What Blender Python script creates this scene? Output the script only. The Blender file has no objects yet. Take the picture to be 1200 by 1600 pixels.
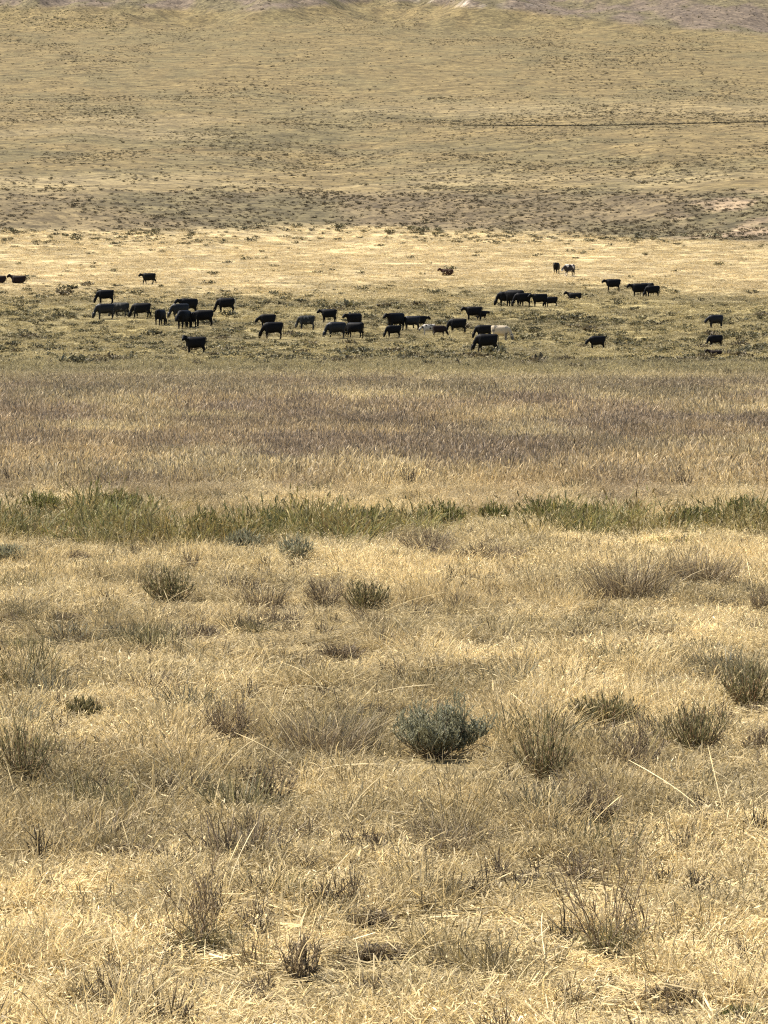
import bpy, bmesh, math, random
import numpy as np
from mathutils import Vector, Matrix

R = math.radians
rng = np.random.default_rng(7)
random.seed(7)
scene = bpy.context.scene
C = scene.collection

# ------------------------------------------------------------------ camera, world, sun, exposure
F = 5333.0                # focal length in photograph pixels (1200 x 1600)
CAM_H = 3.45
PITCH = math.atan(320.0 / F)          # the level line lies at row 480
cam_d = bpy.data.cameras.new('camera')
cam_d.sensor_fit = 'VERTICAL'
cam_d.sensor_height = 36.0
cam_d.lens = 36.0 * F / 1600.0
cam_d.clip_start = 0.5
cam_d.clip_end = 12000
cam = bpy.data.objects.new('camera', cam_d)
C.objects.link(cam)
cam.location = (0, 0, CAM_H)
cam.rotation_euler = (math.pi / 2 - PITCH, 0, 0)
scene.camera = cam

SUN_EL, SUN_AZ = R(54), R(-66)        # azimuth measured from +Y (into the picture) towards +X
world = bpy.data.worlds.new('World')
scene.world = world
world.use_nodes = True
wn = world.node_tree
wn.nodes.clear()
sky = wn.nodes.new('ShaderNodeTexSky')
sky.sky_type = 'NISHITA'
sky.sun_disc = False
sky.sun_elevation = SUN_EL
sky.sun_rotation = SUN_AZ
sky.air_density = 1.0
sky.dust_density = 1.5
bg = wn.nodes.new('ShaderNodeBackground')
bg.inputs['Strength'].default_value = 0.085
wo = wn.nodes.new('ShaderNodeOutputWorld')
wn.links.new(sky.outputs[0], bg.inputs[0])
wn.links.new(bg.outputs[0], wo.inputs[0])

sd = bpy.data.lights.new('sun', 'SUN')
sd.energy = 5.0
sd.angle = R(0.53)
sd.color = (1.0, 0.93, 0.82)
sun = bpy.data.objects.new('sun', sd)
C.objects.link(sun)
sdir = Vector((math.sin(SUN_AZ) * math.cos(SUN_EL), math.cos(SUN_AZ) * math.cos(SUN_EL), math.sin(SUN_EL)))
sun.rotation_euler = sdir.to_track_quat('Z', 'Y').to_euler()
sun.location = (0, 0, 60)

vs = scene.view_settings
vs.view_transform = 'Standard'
vs.look = 'None'
vs.exposure = 0.88
vs.gamma = 1.0
vs.use_curve_mapping = False
cy = scene.cycles
cy.max_bounces = 4
cy.diffuse_bounces = 2
cy.glossy_bounces = 1
cy.transmission_bounces = 2
cy.volume_bounces = 0
cy.use_denoising = False
cy.filter_width = 1.2
cy.caustics_reflective = False
cy.caustics_refractive = False

# ------------------------------------------------------------------ noise
def _hash(ix, iy, seed):
    h = (ix.astype(np.int64) * 374761393 + iy.astype(np.int64) * 668265263 + seed * 974634777) & 0x7fffffff
    h = ((h ^ (h >> 13)) * 1274126177) & 0x7fffffff
    h = h ^ (h >> 16)
    return (h & 0xffffff) / float(0xffffff)

def vnoise(x, y, seed=0):
    x = np.asarray(x, float); y = np.asarray(y, float)
    ix = np.floor(x); iy = np.floor(y)
    fx = x - ix; fy = y - iy
    fx = fx * fx * (3 - 2 * fx); fy = fy * fy * (3 - 2 * fy)
    a = _hash(ix, iy, seed); b = _hash(ix + 1, iy, seed)
    c = _hash(ix, iy + 1, seed); d = _hash(ix + 1, iy + 1, seed)
    return (a + (b - a) * fx) * (1 - fy) + (c + (d - c) * fx) * fy

def fbm(x, y, seed=0, oct=4):
    s = 0; amp = 0.5; tot = 0
    for k in range(oct):
        s = s + amp * vnoise(np.asarray(x) * 2 ** k + 17.3 * k, np.asarray(y) * 2 ** k - 9.1 * k, seed + k)
        tot += amp; amp *= 0.5
    return s / tot                      # 0..1, mean 0.5

def sstep(a, b, x):
    t = np.clip((np.asarray(x, float) - a) / (b - a), 0, 1)
    return t * t * (3 - 2 * t)

# ------------------------------------------------------------------ terrain: a flat, a fan, a bank, a long slope, hills
def z_for_row(row, d):
    return CAM_H + d * math.tan(-PITCH + math.atan((800.0 - row) / F))

_prof = [(-400, 0.0), (0, 0.0), (240, 0.0), (285, 0.0)]
for row, d in ((524, 300), (500, 326), (470, 380), (440, 440), (400, 530), (366, 612), (330, 640), (303, 668),
               (285, 725), (240, 860), (200, 1010), (150, 1240), (100, 1530), (70, 1780), (45, 2010),
               (-40, 2300), (-140, 2700)):
    _prof.append((d, z_for_row(row, d)))
_prof += [(3300, 470.0), (4200, 500.0), (6500, 380.0), (12000, 200.0)]
_py = np.array([p[0] for p in _prof], float); _pz = np.array([p[1] for p in _prof], float)
_ty = np.arange(-400, 12000, 2.0)
_tz = np.interp(_ty, _py, _pz)
for n in (9, 9):
    _tz = np.convolve(np.pad(_tz, (n, n), 'edge'), np.ones(2 * n + 1) / (2 * n + 1), 'valid')

def terrain(x, y):
    x = np.asarray(x, float); y = np.asarray(y, float)
    w = sstep(430, 600, y) * (1 - sstep(850, 1300, y))
    sh = np.interp(x, [-140, -75, -45, -12, 6, 25, 48, 75, 140], [-10, -6, 6, 20, 8, 2, -14, -30, -36])
    yy = y - sh * w + w * 14 * (fbm(x / 14, y / 40, 5, 3) - 0.5)
    z = np.interp(yy, _ty, _tz)
    # hills at the top of the picture: their foot wanders across the slope
    far = sstep(700, 1100, y)
    z = z + far * (fbm(x / 90, y / 160, 11, 4) - 0.5) * 7.0 * sstep(700, 2000, y) * 1.2
    z = z + sstep(560, 700, y) * (fbm(x / 22, y / 60, 12, 3) - 0.5) * 2.2
    hill = sstep(1900, 2200, y)
    z = z + hill * (fbm(x / 60, y / 140, 13, 5) - 0.5) * 46
    near = 1 - sstep(200, 300, y)
    z = z + near * sstep(-5, 14, y) * ((fbm(x / 6, y / 7, 3, 3) - 0.5) * 0.20 + (fbm(x / 1.1, y / 1.2, 4, 2) - 0.5) * 0.06)
    z = z + sstep(200, 300, y) * (1 - sstep(500, 620, y)) * (fbm(x / 12, y / 22, 6, 3) - 0.5) * 0.7
    return z

CP, SP = math.cos(PITCH), math.sin(PITCH)
def project(x, y, z):
    dy = y; dz = z - CAM_H
    depth = dy * CP - dz * SP
    up = dy * SP + dz * CP
    depth = np.maximum(depth, 0.1)
    return 600 + F * x / depth, 800 - F * up / depth

def ground(px, py):
    a = (px - 600) / F; b = (800 - py) / F
    dx, dy, dz = a, CP + b * SP, -SP + b * CP
    ts = np.concatenate([np.arange(10, 60, 0.05), np.arange(60, 330, 0.25), np.arange(330, 3000, 1.0)])
    zs = CAM_H + dz * ts
    g = terrain(dx * ts, dy * ts)
    k = np.argmax(zs <= g)
    if k == 0:
        k = len(ts) - 1
    t0, t1 = ts[k - 1], ts[k]
    e0 = zs[k - 1] - g[k - 1]; e1 = zs[k] - g[k]
    t = t0 + (t1 - t0) * e0 / (e0 - e1 + 1e-9)
    x, y = dx * t, dy * t
    return Vector((x, y, float(terrain(x, y))))

# ------------------------------------------------------------------ what grows where (dry colour of the cover, linear)
STRAW = np.array([0.70, 0.568, 0.312]); TAN = np.array([0.49, 0.388, 0.205]); GREYB = np.array([0.265, 0.211, 0.104])
MAUVE = np.array([0.335, 0.254, 0.162]); OLIVE = np.array([0.262, 0.22, 0.118]); SAGE = np.array([0.175, 0.153, 0.078])
GOLD = np.array([0.51, 0.408, 0.228]); SOIL = np.array([0.172, 0.136, 0.104]); LEAF = np.array([0.235, 0.205, 0.095])
HILLT = np.array([0.208, 0.160, 0.080])

HILLFOOT = ([-400, 0, 100, 200, 300, 420, 480, 600, 700, 820, 1020, 1200, 1600], [2, 8, 12, 12, 14, 20, 12, 3, 8, 20, 40, 56, 60])
BANKFOOT = ([-400, 0, 100, 230, 330, 480, 600, 700, 800, 900, 1000, 1100, 1200, 1600], [365, 362, 360, 362, 358, 352, 356, 360, 364, 369, 374, 377, 380, 384])

# drifts of darker, coarser growth and of paler cheat grass in the near meadow (centre, radii, amount)
DRIFTS = [(505, 1160, 120, 42, .75), (360, 1135, 60, 50, .6), (40, 1190, 90, 60, .8), (1000, 1175, 170, 50, .65), (1165, 1095, 95, 60, .8), (850, 1190, 60, 55, .5),
          (690, 1315, 120, 30, .65), (320, 1440, 110, 65, .5), (230, 1005, 330, 28, .35), (150, 1075, 220, 20, .6), (480, 935, 150, 28, .5), (990, 915, 130, 42, .75),  # thinnest band here, at left: grass shade put into the cover colour
          (260, 925, 60, 35, .6), (600, 1475, 60, 50, .5), (960, 1295, 90, 40, .5), (200, 1335, 75, 25, .6), (930, 1420, 100, 60, .3), (670, 868, 90, 22, .5), (770, 872, 90, 20, .6),
          (130, 1255, 140, 40, .4), (430, 1235, 80, 40, .4), (90, 955, 120, 18, .4), (1100, 1210, 100, 25, .4), (360, 1350, 60, 25, .4), (700, 1090, 200, 22, .35), (1150, 940, 90, 35, .5)]
PALES = [(100, 900, 220, 22, .8), (620, 900, 170, 32, .7), (1050, 1045, 170, 38, .7), (290, 1105, 110, 35, .6), (560, 1250, 170, 40, .7), (130, 1400, 150, 60, .7),
         (1090, 1350, 120, 90, .7), (760, 1430, 130, 80, .6), (820, 1020, 160, 40, .5), (960, 870, 130, 22, .6), (480, 1400, 90, 60, .5), (60, 1540, 120, 60, .6), (900, 1560, 160, 40, .6), (430, 1000, 120, 25, .4)]
def drift(lst, px, py):
    v = np.zeros(len(px))
    for cx, cy_, rx, ry, a_ in lst:
        v = np.maximum(v, a_ * np.exp(-((px - cx) / rx) ** 2 - ((py - cy_) / ry) ** 2))
    return v

def mix(a, b, t):
    t = np.clip(t, 0, 1)
    return a * (1 - t[:, None]) + b * t[:, None]

def cover(x, y):
    """colour of the ground cover, and weights mauve / green, at world points"""
    x = np.asarray(x, float).ravel(); y = np.asarray(y, float).ravel()
    z = terrain(x, y)
    px, py = project(x, np.maximum(y, 3), z)
    n1 = fbm(x / 2.2, y / 3.0, 21, 4)           # clumps
    n2 = fbm(x / 9.0, y / 14.0, 31, 4)
    n3 = fbm(x / 34.0, y / 60.0, 41, 4)
    near = mix(np.tile(STRAW, (len(x), 1)), np.tile(TAN, (len(x), 1)), sstep(0.46, 0.70, 0.6 * n1 + 0.4 * n2))
    near = mix(near, np.tile(GREYB, (len(x), 1)), 0.45 * sstep(0.55, 0.72, n1))
    dk = drift(DRIFTS, px + 50 * (n1 - 0.5), py + 30 * (n1 - 0.5)); pa = drift(PALES, px + 50 * (n1 - 0.5), py + 30 * (n1 - 0.5))
    near = mix(near, np.tile(STRAW * 1.02, (len(x), 1)), pa * 0.7)
    near = mix(near, np.tile(GREYB * 1.05, (len(x), 1)), dk * (0.2 + 0.85 * n1))
    # trampled short strip, left, rows 955..1060
    tr = sstep(945, 975, py) * (1 - sstep(1035, 1075, py)) * (1 - sstep(480, 640, px))
    near = mix(near, np.tile(TAN * 0.92, (len(x), 1)), 0.65 * tr)
    # pale strip rows 868..905, left
    pl = sstep(866, 878, py) * (1 - sstep(900, 925, py))
    near = mix(near, np.tile(STRAW * 1.05, (len(x), 1)), 0.6 * pl)
    # reddish brown seed grass
    rowj = py - 6 + 55 * (fbm(px / 90, y / 25, 51, 3) - 0.5) * 2
    mv = sstep(586, 602, py + 8 * (n2 - 0.5)) * (1 - sstep(738, 808, rowj))
    gy = sstep(610, 622, rowj) * (1 - sstep(632, 646, rowj)) * sstep(0.40, 0.55, fbm(x / 10, y / 22, 52, 3) + 0.0003 * (px - 500))
    mv = mv * (1 - 0.75 * gy)
    mcol = mix(np.tile(MAUVE, (len(x), 1)), np.tile(TAN * np.array([1.0, 0.96, 0.98]), (len(x), 1)), 0.95 * sstep(0.40, 0.68, fbm(x / 2.4, y / 8, 53, 4)))
    mcol = mix(mcol, np.tile(STRAW * 0.82, (len(x), 1)), 0.8 * sstep(0.54, 0.70, fbm(x / 4.0, y / 9, 55, 4)))
    mcol = mix(mcol, np.tile(np.array([0.33, 0.262, 0.15]), (len(x), 1)), 1 - sstep(608, 640, rowj))
    mcol = mix(mcol, np.tile(MAUVE * 0.72, (len(x), 1)), 0.7 * sstep(0.55, 0.72, fbm(x / 4.5, y / 7, 54, 3)))
    col = mix(near, mcol, mv)
    # green strip, broken
    gc = np.interp(px, [-100, 0, 150, 300, 430, 520, 640, 760, 860, 1000, 1100, 1200, 1300], [826, 828, 836, 852, 860, 842, 840, 838, 830, 838, 836, 834, 834])
    gh = np.interp(px, [-100, 0, 250, 400, 520, 760, 860, 1000, 1200, 1300], [24, 26, 40, 36, 24, 20, 18, 16, 18, 18])
    gr = np.exp(-((py - gc) / gh) ** 2) * sstep(0.22, 0.48, fbm(px / 60, y / 6, 61, 3))
    col = mix(col, np.tile(LEAF * 1.2, (len(x), 1)), 0.25 * gr)
    # beyond the seed grass: grazed flat with sage, then the golden fan
    far = 1 - sstep(585, 600, py + 6 * (n2 - 0.5))
    gold = 1 - sstep(438, 488, py + 24 * (n3 - 0.5) + 18 * (n2 - 0.5) + np.interp(px, [0, 300, 700, 1000, 1200], [0, 0, 4, 8, -6]))
    fcol = mix(np.tile(np.array([0.325, 0.27, 0.134]), (len(x), 1)), np.tile(GOLD, (len(x), 1)), gold)
    fcol = mix(fcol, np.tile(OLIVE * 0.8, (len(x), 1)), (1 - 0.8 * gold) * 0.7 * sstep(0.45, 0.66, n2))
    fcol = mix(fcol, np.tile(TAN, (len(x), 1)), gold * 0.5 * sstep(0.52, 0.75, n2))
    col = mix(col, fcol, far)
    # the bank and the long slope
    bf = np.interp(px, *BANKFOOT)
    up = 1 - sstep(-7, 5, py - bf + 10 * (n2 - 0.5))
    n4 = fbm(x / 16.0, y / 42.0, 71, 4); n5 = fbm(x / 60.0, y / 120.0, 81, 4)
    s1 = mix(np.tile(HILLT, (len(x), 1)), np.tile(SAGE * np.array([0.98, 0.93, 0.97]), (len(x), 1)), 0.85 * sstep(0.42, 0.62, 0.6 * n4 + 0.4 * n5))
    s1 = mix(s1, np.tile(GOLD * 0.52, (len(x), 1)), 0.65 * sstep(0.52, 0.68, fbm(x / 70, y / 60, 91, 4)) * (1 - sstep(0, 60, 200 - py)))
    gb = np.exp(-((py - 283 + 10 * (n5 - 0.5)) / 12) ** 2)
    s1 = mix(s1, np.tile(GOLD * 0.62, (len(x), 1)), 0.7 * gb * sstep(0.36, 0.55, fbm(x / 40, y / 50, 92, 4)))
    s1 = mix(s1, np.tile(GREYB * 0.72, (len(x), 1)), 0.3 * sstep(60, 230, 290 - py))
    lb = np.exp(-((py - 172 + 8 * (n5 - 0.5)) / 14) ** 2) * sstep(350, 800, px)
    s1 = mix(s1, np.tile(GOLD * 0.58, (len(x), 1)), 0.55 * lb * sstep(0.36, 0.6, fbm(x / 60, y / 60, 95, 4)))
    db = np.exp(-((py - 232) / 22) ** 2) * sstep(0.46, 0.6, fbm(x / 30, y / 50, 96, 4))
    s1 = mix(s1, np.tile(np.array([0.125, 0.108, 0.058]), (len(x), 1)), 0.6 * db)
    bank = sstep(292, 308, py + 14 * (n4 - 0.5)) * np.interp(px, [-200, 0, 200, 400, 1200], [0.55, 0.6, 0.75, 1, 1])
    bcol = mix(np.tile(np.array([0.172, 0.135, 0.082]), (len(x), 1)), np.tile(np.array([0.145, 0.122, 0.070]), (len(x), 1)), sstep(0.4, 0.65, n4))
    bare = sstep(0.55, 0.7, fbm(x / 9, y / 16, 93, 3)) * sstep(960, 1150, px)
    bcol = mix(bcol, np.tile(np.array([0.40, 0.295, 0.20]), (len(x), 1)), 0.7 * bare)
    s1 = mix(s1, bcol, bank)
    col = mix(col, s1, up)
    hf = np.interp(px, *HILLFOOT)
    hl = 1 - sstep(-5, 4, py - hf + 12 * (n5 - 0.5))
    hcol = mix(np.tile(SOIL, (len(x), 1)), np.tile(SAGE * 0.85, (len(x), 1)), 0.7 * sstep(0.45, 0.62, n4))
    wh = sstep(0.56, 0.66, fbm(x / 7, y / 30, 94, 3)) * np.exp(-((px - 745) / 75) ** 2) * sstep(14, 4, py)
    hcol = mix(hcol, np.tile(np.array([0.62, 0.54, 0.47]), (len(x), 1)), 0.9 * wh)
    col = mix(col, hcol, hl)
    return dict(col=col, mauve=mv, green=gr, far=far, gold=gold, up=up, bank=bank * up, hill=hl, px=px, py=py, tr=tr, z=z, dk=dk, pa=pa)

# ------------------------------------------------------------------ materials
def new_mat(name):
    m = bpy.data.materials.new(name)
    m.use_nodes = True
    nt = m.node_tree
    nt.nodes.clear()
    out = nt.nodes.new('ShaderNodeOutputMaterial')
    return m, nt, out

def N(nt, typ, **kw):
    n = nt.nodes.new(typ)
    for k, v in kw.items():
        setattr(n, k, v)
    return n

def math_node(nt, op, a, b):
    n = nt.nodes.new('ShaderNodeMath'); n.operation = op
    for i, v in enumerate((a, b)):
        if isinstance(v, (int, float)):
            n.inputs[i].default_value = v
        else:
            nt.links.new(v, n.inputs[i])
    return n.outputs[0]

def mulcol(nt, a, b, fac=1.0, mode='MULTIPLY'):
    n = nt.nodes.new('ShaderNodeMix'); n.data_type = 'RGBA'; n.blend_type = mode
    if isinstance(fac, (int, float)):
        n.inputs[0].default_value = fac
    else:
        nt.links.new(fac, n.inputs[0])
    for i, v in ((6, a), (7, b)):
        if isinstance(v, tuple):
            n.inputs[i].default_value = v
        else:
            nt.links.new(v, n.inputs[i])
    return n.outputs[2]

def leafy(name, tint=None, trans=0.35, rough=0.6):
    """two-sided plant matter: colour = mesh 'Col' x tint (per instance or fixed)"""
    m, nt, out = new_mat(name)
    at = N(nt, 'ShaderNodeAttribute', attribute_name='Col')
    if tint is None:
        ti = N(nt, 'ShaderNodeAttribute', attribute_name='tint', attribute_type='INSTANCER')
        c = mulcol(nt, at.outputs['Color'], ti.outputs['Color'])
    else:
        c = mulcol(nt, at.outputs['Color'], (*tint, 1))
    df = N(nt, 'ShaderNodeBsdfDiffuse'); tr = N(nt, 'ShaderNodeBsdfTranslucent')
    gl = N(nt, 'ShaderNodeBsdfGlossy'); gl.inputs['Roughness'].default_value = rough
    nt.links.new(c, df.inputs['Color']); nt.links.new(c, tr.inputs['Color'])
    gl.inputs['Color'].default_value = (1, 0.95, 0.85, 1)
    mx = N(nt, 'ShaderNodeMixShader'); mx.inputs[0].default_value = trans
    nt.links.new(df.outputs[0], mx.inputs[1]); nt.links.new(tr.outputs[0], mx.inputs[2])
    m2 = N(nt, 'ShaderNodeMixShader'); m2.inputs[0].default_value = 0.03
    nt.links.new(mx.outputs[0], m2.inputs[1]); nt.links.new(gl.outputs[0], m2.inputs[2])
    nt.links.new(m2.outputs[0], out.inputs['Surface'])
    return m

def ground_material():
    m, nt, out = new_mat('rangeland_ground')
    at = N(nt, 'ShaderNodeAttribute', attribute_name='base')
    geo = N(nt, 'ShaderNodeNewGeometry')
    cols = at.outputs['Color']
    # tufts and gaps at several sizes, and long thin streaks of brush on the far slope
    for scale, amt, det in ((0.42, 0.36, 6), (0.12, 0.33, 6), (2.2, 0.16, 2)):
        tx = N(nt, 'ShaderNodeTexNoise'); tx.inputs['Scale'].default_value = scale; tx.inputs['Detail'].default_value = det
        tx.inputs['Roughness'].default_value = 0.65
        nt.links.new(geo.outputs['Position'], tx.inputs['Vector'])
        rp = N(nt, 'ShaderNodeValToRGB')
        rp.color_ramp.elements[0].position = 0.40; rp.color_ramp.elements[0].color = (1 - amt, 1 - amt, 1 - amt * 0.95, 1)
        rp.color_ramp.elements[1].position = 0.60; rp.color_ramp.elements[1].color = (1.18, 1.17, 1.13, 1)
        nt.links.new(tx.outputs['Fac'], rp.inputs[0])
        cols = mulcol(nt, cols, rp.outputs[0])
    bs = N(nt, 'ShaderNodeBsdfPrincipled')
    bs.inputs['Roughness'].default_value = 0.95
    bs.inputs['Specular IOR Level'].default_value = 0.1
    nt.links.new(cols, bs.inputs['Base Color'])
    bt = N(nt, 'ShaderNodeTexNoise'); bt.inputs['Scale'].default_value = 0.35; bt.inputs['Detail'].default_value = 6
    nt.links.new(geo.outputs['Position'], bt.inputs['Vector'])
    bp = N(nt, 'ShaderNodeBump'); bp.inputs['Strength'].default_value = 0.5; bp.inputs['Distance'].default_value = 0.6
    nt.links.new(bt.outputs['Fac'], bp.inputs['Height'])
    nt.links.new(bp.outputs[0], bs.inputs['Normal'])
    nt.links.new(bs.outputs[0], out.inputs['Surface'])
    return m

def hide_material(name, base, spot=None, thr=0.5, scale=2.2, rough=0.55, spec=0.3):
    m, nt, out = new_mat(name)
    bs = N(nt, 'ShaderNodeBsdfPrincipled')
    bs.inputs['Roughness'].default_value = rough
    bs.inputs['Specular IOR Level'].default_value = spec
    tc = N(nt, 'ShaderNodeTexCoord')
    tx = N(nt, 'ShaderNodeTexNoise'); tx.inputs['Scale'].default_value = scale; tx.inputs['Detail'].default_value = 2
    nt.links.new(tc.outputs['Object'], tx.inputs['Vector'])
    rp = N(nt, 'ShaderNodeValToRGB')
    other = spot if spot else tuple(v * 1.5 for v in base)
    rp.color_ramp.elements[0].position = thr - (0.03 if spot else 0.15); rp.color_ramp.elements[0].color = (*base, 1)
    rp.color_ramp.elements[1].position = thr + (0.03 if spot else 0.2); rp.color_ramp.elements[1].color = (*other, 1)
    nt.links.new(tx.outputs['Fac'], rp.inputs[0])
    nt.links.new(rp.outputs[0], bs.inputs['Base Color'])
    nt.links.new(bs.outputs[0], out.inputs['Surface'])
    return m

# ------------------------------------------------------------------ mesh helpers
def mesh_from(name, V, Fc, col=None, mat=None, smooth=False):
    me = bpy.data.meshes.new(name)
    V = np.asarray(V, np.float32); 
    if isinstance(Fc, np.ndarray):
        k = Fc.shape[1]
        me.vertices.add(len(V)); me.vertices.foreach_set('co', V.ravel())
        me.loops.add(Fc.size); me.loops.foreach_set('vertex_index', Fc.astype(np.int32).ravel())
        me.polygons.add(len(Fc)); me.polygons.foreach_set('loop_start', np.arange(0, Fc.size, k, dtype=np.int32))
        me.update(calc_edges=True)
    else:
        me.from_pydata([tuple(v) for v in V], [], Fc); me.update()
    if col is not None:
        a = me.attributes.new('Col', 'FLOAT_COLOR', 'POINT')
        c4 = np.ones((len(V), 4), np.float32); c4[:, :3] = col
        a.data.foreach_set('color', c4.ravel())
    if mat: me.materials.append(mat)
    if smooth: me.polygons.foreach_set('use_smooth', np.ones(len(me.polygons), bool))
    return me

def obj(name, me, parent=None, link=True):
    o = bpy.data.objects.new(name, me)
    if link: C.objects.link(o)
    if parent: o.parent = parent
    return o

def tag(o, label=None, cat=None, group=None, kind=None):
    if label: o['label'] = label
    if cat: o['category'] = cat
    if group: o['group'] = group
    if kind: o['kind'] = kind
    return o

class Rib:
    """collects ribbons (blades, leaves, seed heads, flat twigs) for one mesh"""
    def __init__(s): s.V, s.Fq, s.Cc, s.n = [], [], [], 0
    def add(s, P, W, S, col):
        n, k, _ = P.shape
        W = np.broadcast_to(W, (n, k))
        A = P - S[:, None, :] * W[:, :, None] * 0.5
        B = P + S[:, None, :] * W[:, :, None] * 0.5
        V = np.stack([A, B], 2).reshape(-1, 3)
        base = (np.arange(n) * 2 * k)[:, None]
        j = (np.arange(k - 1) * 2)[None, :]
        q = np.stack([base + j, base + j + 1, base + j + 3, base + j + 2], -1).reshape(-1, 4) + s.n
        s.V.append(V); s.Fq.append(q); s.Cc.append(np.repeat(np.broadcast_to(col, (n, 3)), 2 * k, 0)); s.n += len(V)
    def tube(s, path, rad, col, sides=3):
        path = np.asarray(path, float); k = len(path)
        rad = np.broadcast_to(rad, (k,))
        t = np.gradient(path, axis=0); t /= np.linalg.norm(t, axis=1)[:, None] + 1e-9
        ref = np.array([0.31, 0.9, 0.2]); a = np.cross(t, ref); a /= np.linalg.norm(a, axis=1)[:, None] + 1e-9
        b = np.cross(t, a)
        ang = np.arange(sides) * 2 * math.pi / sides
        V = path[:, None, :] + rad[:, None, None] * (np.cos(ang)[None, :, None] * a[:, None, :] + np.sin(ang)[None, :, None] * b[:, None, :])
        q = []
        for i in range(k - 1):
            for j in range(sides):
                q.append((i * sides + j, i * sides + (j + 1) % sides, (i + 1) * sides + (j + 1) % sides, (i + 1) * sides + j))
        s.V.append(V.reshape(-1, 3)); s.Fq.append(np.array(q) + s.n); s.Cc.append(np.tile(np.asarray(col, float), (k * sides, 1))); s.n += k * sides
    def mesh(s, name, mat):
        return mesh_from(name, np.concatenate(s.V), np.concatenate(s.Fq), np.concatenate(s.Cc), mat)

def blade_paths(g, base, h, lean, droop, ang, K=4):
    """base (n,3); curved upright blades: lean at the foot, droop towards the tip"""
    n = len(base); t = np.linspace(0, 1, K)[None, :]
    out = (lean[:, None] * t + droop[:, None] * t ** 2) * h[:, None]
    up = (t - 0.55 * np.clip(droop, 0, 1.6)[:, None] * t ** 2 * 0.75) * h[:, None]
    P = np.empty((n, K, 3))
    P[:, :, 0] = base[:, None, 0] + np.cos(ang)[:, None] * out
    P[:, :, 1] = base[:, None, 1] + np.sin(ang)[:, None] * out
    P[:, :, 2] = base[:, None, 2] + up
    return P

def sides(g, n):
    a = g.uniform(0, 2 * math.pi, n)
    return np.stack([np.cos(a), np.sin(a), g.uniform(-0.25, 0.25, n)], 1)

def shades(g, n, dark=0.15, spread=0.2):
    v = np.exp(g.normal(0, spread, n))
    v = np.where(g.random(n) < dark, v * g.uniform(0.3, 0.55, n), v)
    v = np.clip(v, 0.2, 1.45)
    hue = g.normal(0, 0.05, n)
    return np.stack([v * (1 + hue * 0.4), v, v * (1 - hue * 1.6)], 1)

def scatter(name, protos, P, rot, scl, idx, tint, label, cat):
    """one 'stuff' object: points that carry instances of the prototype tufts"""
    col = bpy.data.collections.new(name + '_tufts')
    for i, me in enumerate(protos):
        o = bpy.data.objects.new('%s_tuft_%02d' % (name, i), me)
        col.objects.link(o)
    me = bpy.data.meshes.new(name)
    me.vertices.add(len(P)); me.vertices.foreach_set('co', np.asarray(P, np.float32).ravel())
    for nm, typ, key, arr in (('rot', 'FLOAT_VECTOR', 'vector', rot), ('scl', 'FLOAT_VECTOR', 'vector', scl), ('idx', 'INT', 'value', idx)):
        a = me.attributes.new(nm, typ, 'POINT')
        a.data.foreach_set(key, np.asarray(arr, np.int32 if typ == 'INT' else np.float32).ravel())
    a = me.attributes.new('tint', 'FLOAT_COLOR', 'POINT')
    c4 = np.ones((len(P), 4), np.float32); c4[:, :3] = tint
    a.data.foreach_set('color', c4.ravel())
    o = obj(name, me)
    ng = bpy.data.node_groups.new(name + '_nodes', 'GeometryNodeTree')
    ng.interface.new_socket('Geometry', in_out='INPUT', socket_type='NodeSocketGeometry')
    ng.interface.new_socket('Geometry', in_out='OUTPUT', socket_type='NodeSocketGeometry')
    gi = ng.nodes.new('NodeGroupInput'); go = ng.nodes.new('NodeGroupOutput')
    ci = ng.nodes.new('GeometryNodeCollectionInfo'); ci.inputs['Collection'].default_value = col
    ci.inputs['Separate Children'].default_value = True; ci.inputs['Reset Children'].default_value = True
    ip = ng.nodes.new('GeometryNodeInstanceOnPoints'); ip.inputs['Pick Instance'].default_value = True
    def attr(nm, dt):
        n = ng.nodes.new('GeometryNodeInputNamedAttribute'); n.data_type = dt; n.inputs['Name'].default_value = nm
        return n.outputs['Attribute']
    L = ng.links.new
    L(gi.outputs[0], ip.inputs['Points']); L(ci.outputs[0], ip.inputs['Instance'])
    L(attr('idx', 'INT'), ip.inputs['Instance Index'])
    L(attr('rot', 'FLOAT_VECTOR'), ip.inputs['Rotation']); L(attr('scl', 'FLOAT_VECTOR'), ip.inputs['Scale'])
    L(ip.outputs[0], go.inputs[0])
    md = o.modifiers.new('tufts', 'NODES'); md.node_group = ng
    return tag(o, label, cat, None, 'stuff')

def sample(y0, y1, n, margin=1.4, widen=1.14):
    """n random ground points, even per square metre, across the view between two distances"""
    f = lambda y: margin + 0.1125 * widen * y
    k = int(n * 2.4) + 50
    y = y0 + (y1 - y0) * rng.random(k)
    keep = rng.random(k) < f(y) / f(y1)
    y = y[keep][:n]
    x = (rng.random(len(y)) * 2 - 1) * f(y)
    return x, y

def area(y0, y1, margin=1.4, widen=1.14):
    return (y1 - y0) * (2 * margin + 0.1125 * widen * (y0 + y1))

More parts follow.
